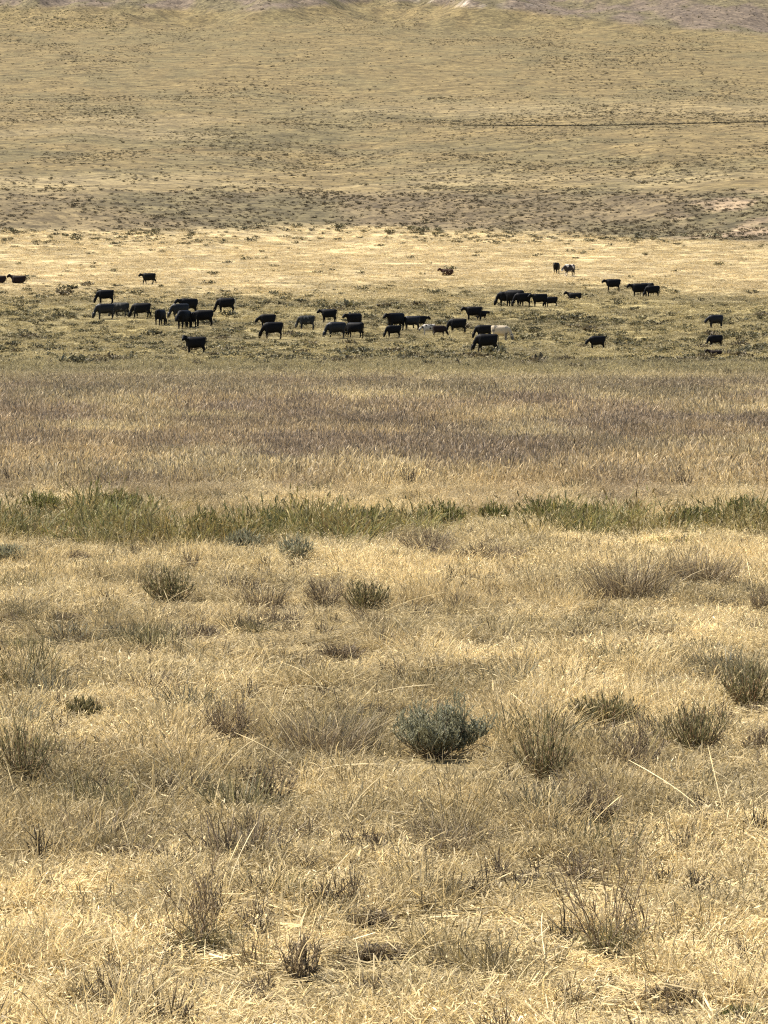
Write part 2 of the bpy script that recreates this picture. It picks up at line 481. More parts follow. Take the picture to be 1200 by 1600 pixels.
# ------------------------------------------------------------------ the ground sheet
gmat = ground_material()
ys = np.concatenate([np.linspace(-300, -20, 10), np.linspace(-10, 14, 8), np.linspace(15, 60, 90), np.linspace(61, 300, 150), np.linspace(304, 1000, 170),
                     np.linspace(1006, 2400, 190), np.linspace(2420, 3600, 40), np.linspace(3800, 11500, 16)])
us = np.concatenate([np.linspace(-1.6, -0.26, 14), np.linspace(-0.24, -0.155, 10), np.linspace(-0.15, 0.15, 181), np.linspace(0.155, 0.24, 10), np.linspace(0.26, 1.6, 14)])
YY, UU = np.meshgrid(ys, us, indexing='ij')
XX = UU * (np.maximum(YY, 0) + 25)
ZZ = terrain(XX, YY)
V = np.stack([XX, YY, ZZ], -1).reshape(-1, 3)
nr, nc = YY.shape
ii = (np.arange(nr - 1) * nc)[:, None] + np.arange(nc - 1)[None, :]
Fq = np.stack([ii, ii + 1, ii + nc + 1, ii + nc], -1).reshape(-1, 4)
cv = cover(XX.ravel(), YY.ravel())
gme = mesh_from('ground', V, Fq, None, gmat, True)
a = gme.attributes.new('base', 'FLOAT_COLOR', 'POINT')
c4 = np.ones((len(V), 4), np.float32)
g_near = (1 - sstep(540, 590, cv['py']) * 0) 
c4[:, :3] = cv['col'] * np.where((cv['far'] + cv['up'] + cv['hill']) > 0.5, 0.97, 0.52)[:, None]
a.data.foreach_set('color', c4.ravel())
tag(obj('ground', gme), 'dry open rangeland rising to a bank and a long brushy slope', 'ground', None, 'structure')

# ------------------------------------------------------------------ cattle
def loft(sections, nseg=14, power=2.4):
    """closed surface through oriented super-ellipse sections: (centre, axis_u, axis_v, ru, rv)"""
    V, Fc = [], []
    for c, u, v, ru, rv in sections:
        for k in range(nseg):
            a = 2 * math.pi * k / nseg
            ca, sa = math.cos(a), math.sin(a)
            ca = math.copysign(abs(ca) ** (2 / power), ca); sa = math.copysign(abs(sa) ** (2 / power), sa)
            V.append(Vector(c) + Vector(u) * (ca * ru) + Vector(v) * (sa * rv))
    n = len(sections)
    for i in range(n - 1):
        for k in range(nseg):
            k2 = (k + 1) % nseg
            Fc.append((i * nseg + k, i * nseg + k2, (i + 1) * nseg + k2, (i + 1) * nseg + k))
    Fc.append(tuple(range(nseg))[::-1]); Fc.append(tuple((n - 1) * nseg + k for k in range(nseg)))
    return V, Fc

def path_loft(pts, radii, nseg=12, power=2.0):
    """pts list of 3D, radii list of (across, along-profile)"""
    secs = []
    for i, p in enumerate(pts):
        a = Vector(pts[max(i - 1, 0)]); b = Vector(pts[min(i + 1, len(pts) - 1)])
        t = (b - a).normalized()
        u = Vector((0, 1, 0))
        if abs(t.dot(u)) > 0.85: u = Vector((1, 0, 0))
        u = (u - t * u.dot(t)).normalized()
        v = t.cross(u)
        secs.append((p, u, v, radii[i][0], radii[i][1]))
    return loft(secs, nseg, power)

def cow_pose(pose):
    """a stocky beef animal facing +X, feet on z = 0; returns (body mesh, tail mesh, [ear meshes])"""
    parts = []
    lying = pose == 'lie'
    dz = -0.50 if lying else 0.0
    X, Y, Z = Vector((1, 0, 0)), Vector((0, 1, 0)), Vector((0, 0, 1))
    trunk = [(-0.86, 1.07, .13, .18), (-0.82, 1.04, .22, .27), (-0.62, .99, .29, .34), (-0.35, .93, .33, .40), (-0.05, .905, .355, .425),
             (0.25, .895, .35, .435), (0.48, .92, .31, .405), (0.62, .97, .23, .32), (0.74, .98, .15, .23)]
    parts.append(loft([((x, 0, z + dz), Y, Z, w, h) for x, z, w, h in trunk], 18, 2.5))
    s = 0.0
    if pose in ('graze', 'grazewalk'):
        neck = [(0.45, 0, 1.08), (0.76, 0, .97), (0.95, 0, .72), (1.03, 0, .50)]
        head = [(1.00, 0, .56), (1.07, 0, .46), (1.13, 0, .30), (1.165, 0, .16), (1.17, 0, .09)]
    elif pose == 'grazeside':
        neck = [(0.45, 0, 1.04), (0.70, -.03, .95), (0.90, -.14, .72), (1.00, -.27, .50)]
        head = [(0.97, -.24, .56), (1.00, -.31, .46), (1.03, -.40, .33), (1.05, -.47, .19), (1.055, -.50, .11)]
    elif pose in ('stand', 'walk'):
        neck = [(0.45, 0, 1.05), (0.70, 0, 1.08), (0.88, 0, 1.12), (1.0, 0, 1.15)]
        head = [(0.95, 0, 1.19), (1.04, 0, 1.16), (1.16, 0, 1.08), (1.28, 0, .98), (1.32, 0, .94)]
    elif pose == 'low':
        neck = [(0.45, 0, 1.05), (0.72, 0, 1.0), (0.92, 0, .92), (1.04, 0, .86)]
        head = [(0.99, 0, .90), (1.07, 0, .83), (1.17, 0, .71), (1.25, 0, .59), (1.28, 0, .54)]
    elif pose == 'alert':
        neck = [(0.45, 0, 1.06), (0.68, .0, 1.13), (0.84, .03, 1.22), (0.93, .08, 1.29)]
        head = [(0.90, .04, 1.33), (0.95, .13, 1.30), (1.00, .27, 1.22), (1.04, .40, 1.12), (1.05, .45, 1.08)]
    else:
        neck = [(0.45, 0, .56), (0.70, 0, .66), (0.88, .0, .76), (1.00, 0, .84)]
        head = [(0.96, 0, .87), (1.05, 0, .85), (1.18, 0, .77), (1.31, 0, .68), (1.36, 0, .65)]
    parts.append(path_loft(neck, [(.21, .30), (.16, .23), (.11, .16), (.09, .13)], 14))
    parts.append(path_loft(head, [(.12, .13), (.155, .17), (.135, .15), (.115, .115), (.095, .085)], 12, 2.3))
    if not lying:
        st = {'walk': (.20, -.17, .24, -.26), 'grazewalk': (.16, -.12, .12, -.20)}.get(pose, (.05, -.05, .06, -.06))
        for sy, o in ((1, st[0]), (-1, st[1])):
            parts.append(path_loft([(0.50, .15 * sy, .86), (0.51 + o * .3, .165 * sy, .62), (0.52 + o * .6, .165 * sy, .42), (0.52 + o * .75, .165 * sy, .33), (0.52 + o * .92, .165 * sy, .13), (0.53 + o, .165 * sy, .07), (0.55 + o, .165 * sy, 0)],
                                   [(.13, .19), (.10, .135), (.075, .085), (.07, .075), (.055, .058), (.065, .065), (.07, .085)], 10))
        for sy, o in ((1, st[2]), (-1, st[3])):
            parts.append(path_loft([(-0.60, .14 * sy, 1.0), (-0.56 + o * .1, .18 * sy, .74), (-0.62 + o * .4, .185 * sy, .55), (-0.71 + o * .6, .18 * sy, .43), (-0.70 + o * .85, .18 * sy, .16), (-0.68 + o, .18 * sy, .08), (-0.65 + o, .18 * sy, 0)],
                                   [(.16, .25), (.145, .215), (.10, .13), (.07, .08), (.055, .06), (.065, .065), (.07, .085)], 10))
        tail = [(-0.80, 0, 1.27), (-0.90, .0, 1.20), (-0.93, .02, .95), (-0.91, .03, .65), (-0.90, .03, .42)]
        parts_t = path_loft(tail, [(.035, .035), (.03, .03), (.02, .02), (.022, .022), (.045, .04)], 6)
    else:
        for sy in (1, -1):
            parts.append(path_loft([(0.50, .20 * sy, .30), (0.70, .24 * sy, .12), (0.55, .26 * sy, .07), (0.38, .26 * sy, .06)], [(.12, .12), (.075, .08), (.055, .06), (.05, .05)], 10))
            parts.append(path_loft([(-0.60, .20 * sy, .35), (-0.28, .30 * sy, .20), (-0.22, .34 * sy, .09), (-0.45, .36 * sy, .06), (-0.62, .36 * sy, .05)], [(.16, .2), (.13, .16), (.08, .08), (.055, .055), (.05, .05)], 10))
        parts_t = path_loft([(-0.80, 0, .74), (-0.92, .0, .55), (-0.98, .05, .2), (-0.90, .2, .05), (-0.8, .3, .04)], [(.035, .035), (.03, .03), (.02, .02), (.022, .022), (.04, .04)], 6)
    # udder and brisket swell the underline
    if not lying:
        parts.append(loft([((x, 0, z), Y, Z, w, h) for x, z, w, h in ((-.62, .58, .05, .05), (-.52, .58, .12, .10), (-.38, .60, .12, .10), (-.25, .62, .05, .05))], 10, 2))
        parts.append(loft([((x, 0, z), Y, Z, w, h) for x, z, w, h in ((.40, .62, .05, .06), (.55, .66, .12, .14), (.70, .74, .11, .14), (.80, .86, .05, .06))], 10, 2))
    Va, Fa = [], []
    for v, f in parts:
        k = len(Va); Va += v; Fa += [tuple(i + k for i in p) for p in f]
    me = bpy.data.meshes.new('cow_raw'); me.from_pydata([tuple(v) for v in Va], [], Fa); me.update()
    bm = bmesh.new(); bm.from_mesh(me); bmesh.ops.recalc_face_normals(bm, faces=bm.faces); bm.to_mesh(me); bm.free()
    t = bpy.data.objects.new('cow_raw', me); C.objects.link(t)
    r = t.modifiers.new('r', 'REMESH'); r.mode = 'VOXEL'; r.voxel_size = 0.032
    sm = t.modifiers.new('s', 'SMOOTH'); sm.factor = 0.5; sm.iterations = 2
    dg = bpy.context.evaluated_depsgraph_get()
    body = bpy.data.meshes.new_from_object(t.evaluated_get(dg)); body.name = 'cow_' + pose
    bpy.data.objects.remove(t); bpy.data.meshes.remove(me)
    body.polygons.foreach_set('use_smooth', np.ones(len(body.polygons), bool))
    # ears: flat leaf-shaped lofts at either side of the poll
    h0, h1, h4 = Vector(head[0]), Vector(head[1]), Vector(head[4])
    t_ = (h4 - h0).normalized(); up = Vector((0, 0, 1)); sd_ = t_.cross(up).normalized()
    upv = sd_.cross(t_)
    ears = []
    for sgn in (1, -1):
        b = h0 * 0.6 + h1 * 0.4 + upv * 0.05 + sd_ * (0.09 * sgn)
        ax = (sd_ * sgn - t_ * 0.25 + upv * 0.05).normalized()
        vv, ff = loft([(b + ax * d, upv, t_, w, .012) for d, w in ((0, .02), (.05, .05), (.12, .055), (.19, .012))], 8, 2)
        em = bpy.data.meshes.new('ear'); em.from_pydata([tuple(q) for q in vv], [], ff); em.update()
        em.polygons.foreach_set('use_smooth', np.ones(len(em.polygons), bool)); ears.append(em)
    tm = bpy.data.meshes.new('tail'); tm.from_pydata([tuple(q) for q in parts_t[0]], [], parts_t[1]); tm.update()
    tm.polygons.foreach_set('use_smooth', np.ones(len(tm.polygons), bool))
    return body, tm, ears

HIDES = {
    'black': hide_material('black_hide', (0.0042, 0.0040, 0.0044), rough=0.6, spec=0.12),
    'bluish': hide_material('glossy_black_hide', (0.007, 0.0072, 0.0082), rough=0.5, spec=0.25),
    'brown': hide_material('dark_brown_hide', (0.015, 0.0085, 0.007), rough=0.7, spec=0.15),
    'red': hide_material('red_brown_hide', (0.045, 0.022, 0.014), rough=0.7, spec=0.15),
    'grey': hide_material('charcoal_grey_hide', (0.022, 0.023, 0.022), (0.10, 0.095, 0.08), 0.57, 3.0, 0.7, 0.15),
    'spotted': hide_material('white_hide_with_dark_spots', (0.50, 0.45, 0.37), (0.03, 0.028, 0.027), 0.56, 2.6, 0.7, 0.2),
    'cream': hide_material('cream_hide_with_grey_patches', (0.50, 0.41, 0.285), (0.13, 0.115, 0.09), 0.57, 1.5, 0.7, 0.2),
    'belted': hide_material('black_and_white_hide', (0.035, 0.03, 0.03), (0.78, 0.70, 0.60), 0.50, 1.7, 0.7, 0.2),
    'white': hide_material('white_hair', (0.70, 0.64, 0.52), rough=0.8),
}
POSES = {}
def cow_meshes(pose, hide):
    if pose not in POSES: POSES[pose] = {None: cow_pose(pose)}
    d = POSES[pose]
    if hide not in d:
        b, t, e = d[None]
        b = b.copy(); b.materials.clear(); b.materials.append(HIDES[hide])
        hd = {'spotted': 'grey', 'cream': 'grey', 'belted': 'black'}.get(hide, hide)
        t = t.copy(); t.materials.append(HIDES[hd]); e = [q.copy() for q in e]
        for q in e: q.materials.append(HIDES[hd])
        d[hide] = (b, t, e)
    return d[hide]

# x of body centre, row of the feet, body height in photo px (back to feet), heading (180 = facing left, 0 right, 90 away, 270 towards us), pose, hide, label
CLEAR = []
COWS = [
    (163, 470, 19, 184, 'graze', 'black', 'black cow grazing alone above the charcoal grey cow, upper left of herd'),
    (162, 494, 21, 200, 'graze', 'bluish', 'sleek black cow grazing right in front of the charcoal grey cow'),
    (186, 491, 20, 165, 'grazewalk', 'grey', 'charcoal grey cow with pale flecks behind sleek black cow, left of herd'),
    (219, 493, 21, 178, 'grazewalk', 'black', 'black cow grazing just right of the charcoal grey cow in left group'),
    (252, 503, 21, 70, 'graze', 'black', 'black cow seen from behind, left edge of the tight left-hand huddle'),
    (292, 487, 22, 205, 'stand', 'black', 'black cow at the back of the tight left-hand huddle, rump highest'),
    (279, 494, 21, 205, 'graze', 'bluish', 'sleek black cow grazing in middle of the tight left-hand huddle, head low at left'),
    (286, 509, 25, 245, 'low', 'black', 'black cow facing the viewer at the front of the tight left-hand huddle'),
    (298, 507, 21, 110, 'stand', 'black', 'black cow standing rump to viewer inside the tight left-hand huddle'),
    (316, 505, 22, 185, 'low', 'black', 'black cow at right end of the tight left-hand huddle'),
    (351, 484, 20, 180, 'graze', 'black', 'black cow with white tail grazing alone right of the left-hand huddle'),
    (303, 549, 24, 184, 'alert', 'black', 'black cow with raised head, standing alone nearest below the left-hand huddle'),
    (231, 440, 15.5, 180, 'walk', 'black', 'black cow walking left alone on the golden grass, upper left'),
    (27, 438, 17, 176, 'lie', 'brown', 'dark cow lying on golden grass near left edge, fully in view'),
    (-4, 438, 17, 176, 'lie', 'brown', 'dark cow lying on golden grass, cut off by the left edge'),
    (416, 508, 19, 190, 'low', 'black', 'black cow standing directly behind the lowest grazing cow of the centre-left pair'),
    (424, 525, 23, 195, 'grazeside', 'black', 'black cow with head deep in grass, front one of the centre-left pair'),
    (477, 510, 19, 184, 'graze', 'grey', 'charcoal grey cow with dark head grazing between two black groups at centre'),
    (512, 499, 18, 172, 'stand', 'black', 'black cow standing with level head right above the charcoal grey cow at centre'),
    (523, 524, 22, 195, 'graze', 'bluish', 'sleek black cow grazing at the left of the centre trio'),
    (551, 508, 20, 215, 'stand', 'black', 'black cow at the back of the centre trio, partly hidden'),
    (552, 523, 21, 160, 'grazeside', 'black', 'black cow at the right front of the centre trio'),
    (616, 512, 24, 222, 'stand', 'black', 'tall black cow angled to the viewer, standing behind a grazing black calf'),
    (613, 523, 17, 200, 'graze', 'black', 'black calf grazing in front of tall angled black cow'),
    (641, 511, 19, 178, 'low', 'bluish', 'sleek black cow standing behind the white spotted cow'),
    (657, 508, 17, 8, 'stand', 'black', 'black cow facing right, head just above the white spotted cow'),
    (668, 519, 15, 188, 'low', 'spotted', 'small white cow with dark spots, in front of the black cows at centre'),
    (688, 521, 15, 15, 'graze', 'brown', 'dark brown calf right beside the white spotted cow'),
    (713, 516, 20, 180, 'graze', 'black', 'black cow grazing right of the dark brown calf at centre'),
    (738, 496, 19, 184, 'stand', 'black', 'black cow with head up, a calf at its tail, right of centre'),
    (754, 495, 12.5, 20, 'stand', 'black', 'small black calf at the tail of cow with raised head'),
    (754, 525, 19, 188, 'graze', 'black', 'black cow grazing left of the cream cow'),
    (784, 528, 21, -8, 'graze', 'cream', 'cream cow with grey patches and dark head grazing to the right'),
    (758, 546, 25, 184, 'grazewalk', 'black', 'largest black cow grazing nearest, just below the cream cow'),
    (789, 474, 20, 190, 'graze', 'black', 'black cow grazing at left of the large right-hand bunch'),
    (801, 474, 22, 160, 'low', 'black', 'black cow in the middle of the large right-hand bunch, back highest'),
    (815, 475, 19, 195, 'graze', 'black', 'black cow at right end of the large right-hand bunch'),
    (841, 475, 18, 195, 'stand', 'black', 'young black cow standing between the right-hand bunch and a calf'),
    (860, 475, 14, 184, 'graze', 'black', 'black calf grazing behind the young black cow, right of bunch'),
    (896, 464, 16, 172, 'lie', 'black', 'black cow lying in the sage right of the grazing calf'),
    (869, 423, 15, 255, 'stand', 'black', 'black cow facing the viewer beside the black and white cow, farthest up'),
    (888, 427, 16, 222, 'low', 'belted', 'black and white cow farthest up the golden slope'),
    (956, 451, 17, 184, 'stand', 'black', 'black cow standing alone just left of the far right huddle'),
    (997, 460, 19, 184, 'stand', 'black', 'black cow at left of the far right huddle, head to the left'),
    (1008, 458, 18, 150, 'low', 'black', 'black cow hidden in the middle of the far right huddle'),
    (1018, 460, 16, 192, 'graze', 'black', 'shorter black cow at right end of the far right huddle'),
    (931, 542, 19, 196, 'low', 'black', 'black cow standing alone low in the sage right of the cream cow'),
    (1116, 508, 18, 200, 'low', 'bluish', 'sleek black cow, upper one of three near the right edge'),
    (1116, 538, 17, 196, 'graze', 'black', 'black cow grazing, middle one of three near the right edge'),
    (1116, 553, 15, 180, 'lie', 'brown', 'small dark calf lying down, lowest of three near the right edge'),
    (697, 426, 14, 184, 'lie', 'red', 'red brown calf lying alone on the golden grass above the herd'),
]
for k, (px, py, hp, hd, pose, hide, label) in enumerate(COWS):
    b, t, e = cow_meshes(pose, hide)
    g = ground(px, py + 4.5)
    sc = 1.17 * hp * g.y / F / 1.33
    root = obj('cow', b)
    tag(root, label, 'cow', 'cattle grazing on the far flat')
    off = Matrix.Rotation(R(hd), 3, 'Z') @ Vector((0.12 * sc, 0, 0))
    root.location = (g.x - off.x, g.y - off.y, float(terrain(g.x - off.x, g.y - off.y)) - 0.03)
    root.rotation_euler = (0, 0, R(hd))
    root.scale = (sc * 0.9, sc, sc)
    CLEAR.append((root.location.x, root.location.y, 2.2 * sc, sc, 'cow'))
    if pose != 'lie' or True:
        tl = obj('tail', t, root)
        if 'white tail' in label:
            tl.material_slots[0].link = 'OBJECT'; tl.material_slots[0].material = HIDES['white']; tl['label'] = 'white tail'
        for q in e: obj('ear', q, root)

# ------------------------------------------------------------------ single plants of the foreground
M_SAGE = leafy('sage_leaf', (0.33, 0.32, 0.205), 0.35)
M_OLIVE = leafy('olive_leaf', (0.195, 0.172, 0.078), 0.35)
M_GREEN = leafy('green_leaf', (0.165, 0.168, 0.050), 0.4)
M_DEAD = leafy('dead_twig', (0.25, 0.195, 0.12), 0.2)
M_STEM = leafy('woody_stem', (0.16, 0.122, 0.08), 0.0)
M_PALE = leafy('dry_blade', (0.46, 0.36, 0.19), 0.3)
M_BROWN = leafy('brown_grass', (0.225, 0.172, 0.105), 0.25)

def stem_fan(g, n, w, h, spread, crook=0.08, K=6, flat=0.38):
    """curved stems from one crown; returns list of (K,3) paths"""
    out = []
    for i in range(n):
        a = g.uniform(0, 2 * math.pi); r = math.sqrt(g.random()) * spread
        hh = h * g.uniform(0.6, 1.0) * (1 - flat * r ** 2)
        tip = np.array([math.cos(a) * r * w * 0.5, math.sin(a) * r * w * 0.42, hh])
        b = np.array([g.normal(0, w * 0.04), g.normal(0, w * 0.04), -0.01])
        t = np.linspace(0, 1, K)[:, None]
        mid = b * 0.5 + tip * 0.5 + np.array([tip[0] * 0.16, tip[1] * 0.16, -hh * 0.10])
        p = (1 - t) ** 2 * b + 2 * t * (1 - t) * mid + t ** 2 * tip
        p[1:-1] += g.normal(0, crook * h * 0.18, (K - 2, 3))
        out.append(p)
    return out

def leaves_along(g, rib, paths, per, length, width, lo=0.3, up=0.8, dark=0.1, spread=0.18):
    P, S, L = [], [], []
    for p in paths:
        k = max(1, int(per))
        t = g.uniform(lo, 1.0, k) * (len(p) - 1)
        i = np.minimum(t.astype(int), len(p) - 2); f = (t - i)[:, None]
        pos = p[i] * (1 - f) + p[i + 1] * f
        d = p[i + 1] - p[i]; d /= np.linalg.norm(d, axis=1)[:, None] + 1e-9
        dv = d * up + g.normal(0, 0.5, (k, 3)) * (1.15 - up * 0.5) + np.array([0, 0, 0.25])
        dv /= np.linalg.norm(dv, axis=1)[:, None]
        l = length * g.uniform(0.6, 1.3, k)
        P.append(np.stack([pos, pos + dv * l[:, None] * 0.5, pos + dv * l[:, None]], 1)); S.append(sides(g, k))
    P = np.concatenate(P); S = np.concatenate(S)
    S = S / np.linalg.norm(S, axis=1)[:, None]
    rib.add(P, np.array([[0.5, 1.0, 0.25]]) * width, S, shades(g, len(P), dark, spread))

def plant(kind, name, px, py, wpx, hpx, label, cat, group=None, seed=0):
    g = np.random.default_rng(seed * 131 + int(px) * 7 + int(py))
    loc = ground(px, py)
    u = loc.y / F
    w, h = wpx * u * 1.08, hpx * u * {'sage': 1.12, 'green': 1.15, 'greygreen': 1.05}.get(kind, 1.05)
    CLEAR.append((loc.x, loc.y, w, h, kind))
    px1 = u * 1.5625                                        # one render pixel at that distance
    root = bpy.data.objects.new(name, None); C.objects.link(root)
    root.location = loc; root.empty_display_size = 0.1
    tag(root, label, cat, group)
    if kind == 'sage':
        st = Rib(); paths = stem_fan(g, 110, w * 1.06, h * 0.72, 1.0, 0.10, 6, 0.45)
        for p in paths[:26]: st.tube(p, np.linspace(0.011, 0.003, len(p)), (1, 1, 1))
        # sideways branchlets carry the grey-green shoots
        sh = []
        for p in paths:
            for _ in range(10):
                t = g.uniform(0.38, 0.98); i = int(t * (len(p) - 1)); i = min(i, len(p) - 2)
                b = p[i] + (p[i + 1] - p[i]) * (t * (len(p) - 1) - i)
                d = np.array([g.normal(0, 0.35), g.normal(0, 0.35), 1.0]); l = h * g.uniform(0.09, 0.19)
                tt = np.linspace(0, 1, 4)[:, None]
                sh.append(b + d * l * tt + np.array([g.normal(0, 0.02), g.normal(0, 0.02), 0]) * tt ** 2)
        # one taller spray of shoots, right of the middle
        for _ in range(16):
            b = np.array([w * 0.17 + g.normal(0, w * 0.035), g.normal(0, w * 0.06), h * g.uniform(0.45, 0.62)])
            tt = np.linspace(0, 1, 5)[:, None]
            sh.append(b + np.array([g.normal(0.02, 0.03), g.normal(0, 0.02), h * g.uniform(0.20, 0.42)]) * tt)
        fo = Rib()
        for p in sh: fo.tube(p, np.linspace(0.003, 0.0012, len(p)), (0.9, 0.85, 0.75))
        leaves_along(g, fo, sh, 18, 0.021, 0.0075, 0.0, 0.75, 0.06, 0.2)
        obj('stems', st.mesh('stems', M_STEM), root); obj('foliage', fo.mesh('foliage', M_SAGE), root)
        dd = Rib()
        for p in stem_fan(g, 16, w * 1.02, h * 0.4, 1.0, 0.4): dd.tube(p, np.linspace(0.004, 0.002, len(p)), (1.5, 1.4, 1.3))
        tw = obj('dead_twigs', dd.mesh('dead_twigs', M_DEAD), root); tw['label'] = 'bare grey twigs low on the bush'
    elif kind in ('olive', 'green', 'greygreen'):
        m = {'olive': M_OLIVE, 'green': M_GREEN, 'greygreen': M_SAGE}[kind]
        n = int(np.clip(80 * w / max(h, 0.1), 56, 150))
        st = Rib(); paths = stem_fan(g, n, w, h, 1.0, 0.06)
        for p in paths[:n // 2]: st.tube(p, np.linspace(0.0045, 0.002, len(p)), (1.6, 1.3, 1.1))
        fo = Rib(); leaves_along(g, fo, paths, 24 if kind != 'green' else 20, max(0.045, 4 * px1), max(0.006, 0.8 * px1), 0.12, 0.95, 0.2, 0.3)
        obj('stems', st.mesh('stems', M_STEM), root); obj('foliage', fo.mesh('foliage', m), root)
    elif kind in ('twig', 'lowtwig'):
        n = int(np.clip(46 * w / max(h, 0.1), 16, 110)); w *= 1.25
        st = Rib(); paths = stem_fan(g, n, w, h, 1.0, 0.22)
        fine = []
        for p in paths:
            st.tube(p, np.linspace(0.0045, 0.0022, len(p)), np.array((1, 1, 1)) * g.uniform(0.6, 1.4))
            for _ in range(4):
                i = g.integers(1, len(p) - 1)
                d = (p[i + 1] - p[i]) * 1.4 + g.normal(0, 0.3, 3) * h * 0.25
                fine.append(np.stack([p[i], p[i] + d * 0.5 + g.normal(0, 0.01, 3), p[i] + d * 1.1]))
        fo = Rib()
        for p in fine: fo.tube(p, np.linspace(0.0025, 0.0014, 3), np.array((1.1, 1.05, 1)) * g.uniform(0.6, 1.5))
        leaves_along(g, fo, fine, 5, 0.022, 0.006, 0.1, 0.7, 0.2, 0.3)
        obj('stems', st.mesh('stems', M_STEM), root); obj('branchlets', fo.mesh('branchlets', M_DEAD), root)
    elif kind == 'sparse':
        st = Rib(); fo = Rib(); fine = []
        for p in stem_fan(g, 15, w * 1.25, h, 1.0, 0.10, 7):
            st.tube(p, np.linspace(0.0038, 0.0016, len(p)), (1, 1, 1))
            for _ in range(6):
                i = g.integers(2, len(p) - 1)
                d = (p[i] - p[i - 1]) * 0.9 + g.normal(0, 0.28, 3) * h * 0.2
                q = np.stack([p[i], p[i] + d * 0.55, p[i] + d * 1.1]); fine.append(q)
                fo.tube(q, (0.0024, 0.002, 0.0014), (1.2, 1.1, 1))
        leaves_along(g, fo, fine, 9, 0.018, 0.006, 0.2, 0.5, 0.2, 0.3)
        bl = Rib(); nb = 150
        base = np.stack([g.normal(0, w * 0.16, nb), g.normal(0, w * 0.12, nb), np.zeros(nb)], 1)
        bl.add(blade_paths(g, base, h * g.uniform(0.15, 0.42, nb), g.uniform(0, .5, nb), g.uniform(0, .8, nb), g.uniform(0, 6.28, nb)), np.array([[1, .9, .6, .2]]) * 0.006, sides(g, nb), shades(g, nb))
        obj('stems', st.mesh('stems', M_STEM), root); obj('branchlets', fo.mesh('branchlets', M_DEAD), root)
        obj('basal_blades', bl.mesh('basal_blades', M_OLIVE), root)
    else:                                                   # 'bunch' : a tuft of coarse brown grass
        nb = int(np.clip(420 * w / 1.0, 220, 800)); bl = Rib()
        base = np.stack([g.normal(0, w * 0.2, nb), g.normal(0, w * 0.18, nb), np.zeros(nb)], 1)
        ang = np.arctan2(base[:, 1], base[:, 0]) + g.normal(0, 0.7, nb)
        bl.add(blade_paths(g, base, h * g.uniform(0.45, 1.05, nb), g.uniform(0.05, .5, nb), g.uniform(0, .7, nb), ang), np.array([[1, .95, .7, .25]]) * max(0.006, 0.7 * px1), sides(g, nb), shades(g, nb, 0.25, 0.3))
        st = Rib(); nb = nb // 5
        base = np.stack([g.normal(0, w * 0.2, nb), g.normal(0, w * 0.18, nb), np.zeros(nb)], 1)
        st.add(blade_paths(g, base, h * g.uniform(0.7, 1.2, nb), g.uniform(0.0, .5, nb), g.uniform(0, 1.2, nb), g.uniform(0, 6.28, nb), 5), np.array([[.7, .7, .7, 1, .4]]) * max(0.006, 0.7 * px1), sides(g, nb), shades(g, nb, 0.05, 0.2))
        obj('blades', bl.mesh('blades', M_BROWN), root); obj('stalks', st.mesh('stalks', M_PALE), root)
    return root

